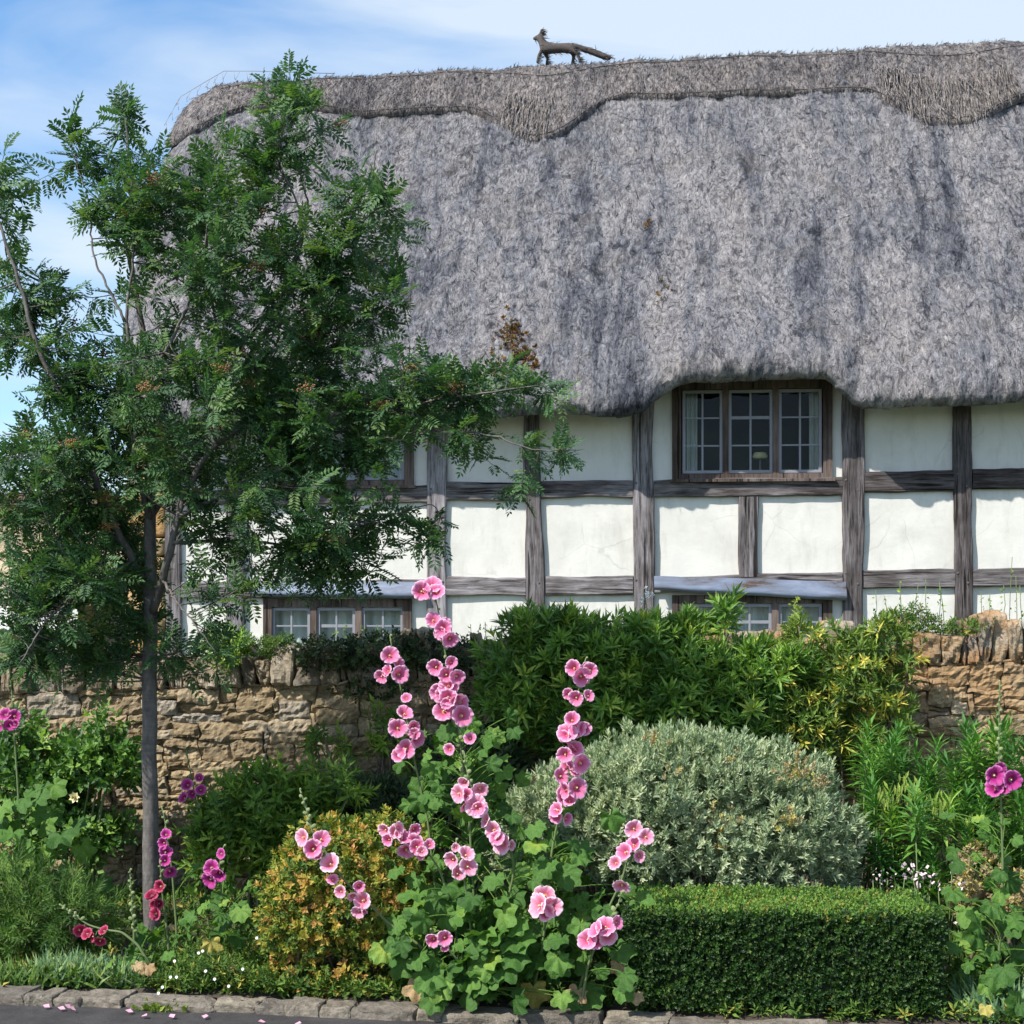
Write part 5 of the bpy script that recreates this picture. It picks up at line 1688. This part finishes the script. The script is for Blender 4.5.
PET = T_simple(.42, .12, .1)
for (px, py, lb) in [(43, 1012, 'single pink petal on the road nearest the left edge'), (66, 1013, 'middle one of three pink petals lying together on the road'), (61, 1014, None), (73, 1015, None), (131, 1014, 'pink petal on the road just left of the kerb weed'), (144, 1018, None), (177, 1019, 'pink petal on the road just right of the kerb weed'), (207, 1018, 'pink petal on the road below the golden bush left side'), (270, 1019, None), (300, 1020, None)]:
    yv = 1.597 * F / (py - YH)
    q = P(px, py, 5.9); q[1] = min(5.97, kerb_y(q[0]) - .03 - (py - 1010) * .012); q[2] = .006
    m = MB(); m.scatter(PET, q[None] + np.array([[0, 0, .004]]), np.array([[rng.normal(), rng.normal() * .4, .1]]), np.array([[0, -.3, 1]]), .034, .85)
    tag(m.build('fallen_petal', M['pale_pink'], origin=q), lb or 'pale pink petal fallen on the road close to others by the kerb', 'petal', 'pink petals fallen on the road')
# kerb weed
q = P(157, 1014, 5.97)
m = MB(); n = 90
pp = np.stack([q[0] + rng.normal(size=n) * .045, kerb_y(q[0]) - .005 + rng.normal(size=n) * .012, np.full(n, .0)], 1)
m.scatter(T_simple(.2), pp, np.stack([rng.normal(size=n) * .7, -.3 + rng.normal(size=n) * .4, np.ones(n)], 1), rdir(n), rng.uniform(.02, .05, n))
tag(m.build('kerb_weed', M['weed'], smooth=False, origin=(q[0], kerb_y(q[0]), 0)), 'tuft of bright green weed growing in the road edge against the kerb', 'weed')

# ------------------------------------------------------------------ clipped box hedge
HB0 = P(628, 1000, 6.0); HB1 = P(944, 1000, 5.98)
hx0, hx1, hy0, hy1, hz1 = HB0[0], HB1[0], 5.98, 6.52, .445
hd = thing('box_hedge', 'low clipped rectangular box hedge with bright new growth on top', 'hedge', ((hx0 + hx1) / 2, 6.25, .08))
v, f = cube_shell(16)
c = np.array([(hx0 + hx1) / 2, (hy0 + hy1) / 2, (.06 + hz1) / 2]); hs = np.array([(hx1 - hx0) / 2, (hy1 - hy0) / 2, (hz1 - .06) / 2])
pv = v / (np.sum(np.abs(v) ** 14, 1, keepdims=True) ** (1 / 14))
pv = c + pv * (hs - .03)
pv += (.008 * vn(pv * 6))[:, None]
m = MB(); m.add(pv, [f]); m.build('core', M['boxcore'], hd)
BOXL = T_simple(.32, .08, -.05)
BOXS = T_whorl(6, BOXL, (20, 75), (.5, .75), .8, random.Random(4))


def face_pts(n, ax, sg):
    u = rng.uniform(-1, 1, (n, 3)); u[:, ax] = sg
    p = u / (np.sum(np.abs(u) ** 14, 1, keepdims=True) ** (1 / 14))
    w3 = c + p * hs
    nr = np.zeros((n, 3)); nr[:, ax] = sg
    w3 -= nr * rng.uniform(0, .05, n)[:, None] ** 1.0
    w3 += nr * (.012 * vn(w3 * 5) + .008 * vn(w3 * 15))[:, None]
    return w3, nr


m = MB()
for n, ax, sg in ((5200, 1, -1), (1800, 0, 1), (1500, 0, -1), (900, 1, 1)):
    p, nr = face_pts(n, ax, sg)
    m.scatter(BOXS, p, nr + np.array([0, 0, .35]) + rng.normal(size=p.shape) * .55, rdir(n), rng.uniform(.020, .034, n))
p, nr = face_pts(1800, 2, 1)
m.scatter(BOXS, p - [0, 0, .015], nr + rng.normal(size=p.shape) * .5, rdir(len(p)), rng.uniform(.02, .03, len(p)))
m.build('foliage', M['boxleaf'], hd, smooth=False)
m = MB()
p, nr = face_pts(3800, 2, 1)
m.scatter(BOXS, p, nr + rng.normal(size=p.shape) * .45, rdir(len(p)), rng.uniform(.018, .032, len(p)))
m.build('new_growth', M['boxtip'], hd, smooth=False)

# pale flowers between hedge and spurge


def little_flowers(name, label, spots, y, col, r0=.010, leafn=60):
    q0 = P(spots[0][0], spots[0][1], y); base = np.array([q0[0], y, float(soil_z(0, y))])
    root = thing(name, label, 'plant', base, 'pale flowers between the hedge and the spurge')
    st = MB(); fo = MB()
    for (px, py) in spots:
        q = P(px, py, y)
        a = np.array([q[0] + rng.normal() * .03, y + rng.normal() * .03, base[2]])
        st.tube(np.array([a, (a + q) / 2 + rng.normal(size=3) * .01, q]), .0025, 4)
        k = 6
        m = MB()
        for j in range(k):
            o = q + np.array([rng.normal() * .008, -.01 + rng.normal() * .006, -.011 * j + .05])
            m.scatter(PET, o[None], np.array([[rng.normal(), -1, rng.normal() * .5]]), rdir(1), r0 * rng.uniform(1., 2.))
        m.build('flower_spike', M[col], root)
        n = leafn // len(spots)
        t = rng.random(n)[:, None]
        pp = a * (1 - t) + q * t
        fo.scatter(LANCE, pp, rdir(n, .3), rdir(n), rng.uniform(.04, .08, n))
    st.build('stem', M['stem_g'], root); fo.build('foliage', M['herb'], root, smooth=False)


little_flowers('snapdragon', 'blush flowered plant just behind the right end of the hedge top', [(905, 875), (915, 882), (923, 878), (930, 884), (938, 886), (912, 872)], 6.75, 'blush_petal', .016)
little_flowers('snapdragon', 'sparse pale flowered plant in the gap between hedge and right hollyhock', [(952, 873), (957, 885), (962, 888), (958, 920)], 6.6, 'blush_petal', .012)
little_flowers('snapdragon', 'small bluish white flowered plant above the middle of the hedge right half', [(880, 882), (888, 880), (895, 884), (873, 880)], 6.75, 'blush_petal', .010)
mound('red_leaved_plant', 'low plant with reddish flower heads behind the right edge hollyhock', 'plant', [(985, 905, 35, 24, .12, 160), (1010, 900, 30, 25, .12, 140), (980, 870, 25, 25, .12, 90)], 6.75, WH_V, 'tan_head', (.03, .05), 990, shell=.3)
blades('grassy_clump', 'grey green leafy tuft between the hedge end and the right corner', 'plant', [(978, 990, 18, .12, 170), (1005, 985, 22, .2, 170)], 6.15, 'bluegrass', (.06, .15), .07, .6)
# low ground cover inside the bed
m = MB(); n = 9500
px = rng.uniform(-420, 1420, n); q = rng.uniform(5.9, 8.1, n)
p = np.array([P(a, 900, b) for a, b in zip(px, q)])
p[:, 1] = np.maximum(p[:, 1], kerb_y(p[:, 0]) + .2)
p[:, 2] = soil_z(p[:, 0], p[:, 1])
m.scatter(WH_L[0], p, np.array([0, 0, 1]) + rng.normal(size=(n, 3)) * .55, rdir(n), rng.uniform(.03, .075, n))
tag(m.build('ground_cover', M['herb'], smooth=False), kind='stuff')

# ------------------------------------------------------------------ plants on the wall top


def walltop(name, label, cat, blobs, tmpl, mat, s, y=WY + .05, up=.4, stems=4):
    return mound(name, label, cat, blobs, y, tmpl, mat, s, blobs[0][0], up=up, jit=.7, shell=.3, stems=0, low=-.9)


def mound_free(name, label, cat, blobs, y, tmpl, mat, s, up=.4, group=None):
    b = P(blobs[0][0], blobs[0][1], y)
    root_m = MB()
    for bi, (px, py, rx, ry, rd, n) in enumerate(blobs):
        c_ = P(px, py, y); k = y / F
        p, d = dome(n, c_, (rx * k, rd, ry * k), .3, .25, -1, bi * 3.1 + px)
        kk = rng.integers(0, len(tmpl), len(p))
        for i, t in enumerate(tmpl):
            q = kk == i
            root_m.scatter(t, p[q], d[q] + np.array([0, -.2, up]) + rng.normal(size=d[q].shape) * .7, rdir(q.sum()), rng.uniform(s[0], s[1], q.sum()))
    return tag(root_m.build(name, M[mat], smooth=False, origin=b), label, cat, group)


mound_free('ivy', 'dark ivy mat draped over the shaded wall top below the left window', 'ivy', [(330, 655, 40, 16, .10, 260), (385, 655, 45, 22, .10, 340), (440, 655, 40, 18, .10, 240), (380, 688, 40, 12, .05, 70), (460, 690, 24, 24, .05, 60)], WY - .03, WH_O, 'ivy', (.03, .055))
mound_free('wall_plant', 'dark rounded tuft on the wall top below the left corner post', 'plant', [(231, 650, 20, 17, .12, 240)], WY + .02, WH_L, 'everg', (.04, .07))
mound_free('wall_plant', 'dry brownish tuft on the wall top at the left corner of the lower window', 'plant', [(270, 648, 16, 9, .1, 120), (284, 642, 8, 6, .08, 40)], WY + .02, WH_L, 'herb', (.025, .045))
mound_free('wall_plant', 'leafy green cushion along the wall top right of the evergreen shrubs', 'plant', [(895, 622, 20, 8, .1, 150), (930, 626, 26, 7, .1, 110), (975, 628, 30, 7, .1, 130), (915, 616, 12, 10, .08, 60)], WY + .05, WH_L, 'herb', (.025, .045))


def wall_stems(label, xs, py0, tall, y, fl, group):
    b = P(xs[0], py0, y)
    root = thing('wall_flower', label, 'wall flower', b, group)
    st = MB(); f_ = MB()
    for x in xs:
        a = P(x, py0, y); t = P(x + rng.normal() * 4, py0 - tall * rng.uniform(.6, 1.1), y); t[1] += rng.normal() * .05
        a[1] = t[1]
        cc = np.array([a, (a + t) / 2 + rng.normal(size=3) * .008, t])
        st.tube(cc, .0018, 4)
        n = 9
        q = rng.random(n)[:, None] * .75 + .2
        pp = a * (1 - q) + t * q
        f_.scatter(OVAL, pp, rdir(n, .1), rdir(n), rng.uniform(.012, .026, n))
    st.build('stem', M['stem_g'], root); f_.build('flowers', M[fl], root, smooth=False)


wall_stems('thin seeding flower stems on the wall top against the right white panels', [872, 885, 897, 902, 918, 925, 940, 946, 980, 990, 1004], 625, 42, WY + .1, 'lance', None)
wall_stems('tall pale flowering stem on the wall top at the right edge', [1012, 1016, 1020, 1024], 630, 70, WY + .1, 'weed', None)
wall_stems('tiny pale flower stems on the wall top below the left window and post', [330, 345, 362, 470, 478, 486, 495, 505, 375], 645, 22, WY + .1, 'lance', None)
for zones, lb in (([(x_, y_) for x_, y_ in zip(rng.uniform(28, 75, 26), rng.uniform(636, 648, 26))], 'clump of tiny white flowers on the wall top at the far left'),):
    q = P(50, 645, WY + .05)
    root = thing('wall_flower', lb, 'wall flower', q, None)
    m = MB(); st = MB()
    for (px, py) in zones:
        o = P(px, py, WY + .02 + rng.normal() * .04)
        m.scatter(DAISY, o[None], np.array([[0, -1, .5]]) + rng.normal(size=(1, 3)) * .3, rdir(1), .013)
        g = P(px + rng.normal() * 4, 668, o[1]); st.tube(np.array([g, o]), .0018, 4)
    m.build('flowers', M['white_petal'], root); st.build('stem', M['stem_g'], root)
for (px, py, lb) in ((645, 596, 'white flower sprig over the evergreen shrub left of the lead hood'), (735, 615, 'yellow green flowering sprig rising before the lower right window'), (800, 606, 'pale yellow flowering sprig at the right end of the lower right window')):
    b = P(px, py + 25, 7.8)
    root = thing('flower_sprig', lb, 'sprig', b, None)
    m = MB(); st = MB()
    t = P(px, py, 7.8)
    st.tube(np.array([b, (b + t) / 2 + [.01, 0, 0], t]), .003, 4)
    m.scatter(WH_V[0], t + rng.normal(size=(10, 3)) * .025, rdir(10, .5), rdir(10), rng.uniform(.02, .04, 10), .9)
    st.build('stem', M['stem_g'], root); m.build('blossom', M['white_petal' if px < 700 else 'weed'], root, smooth=False)
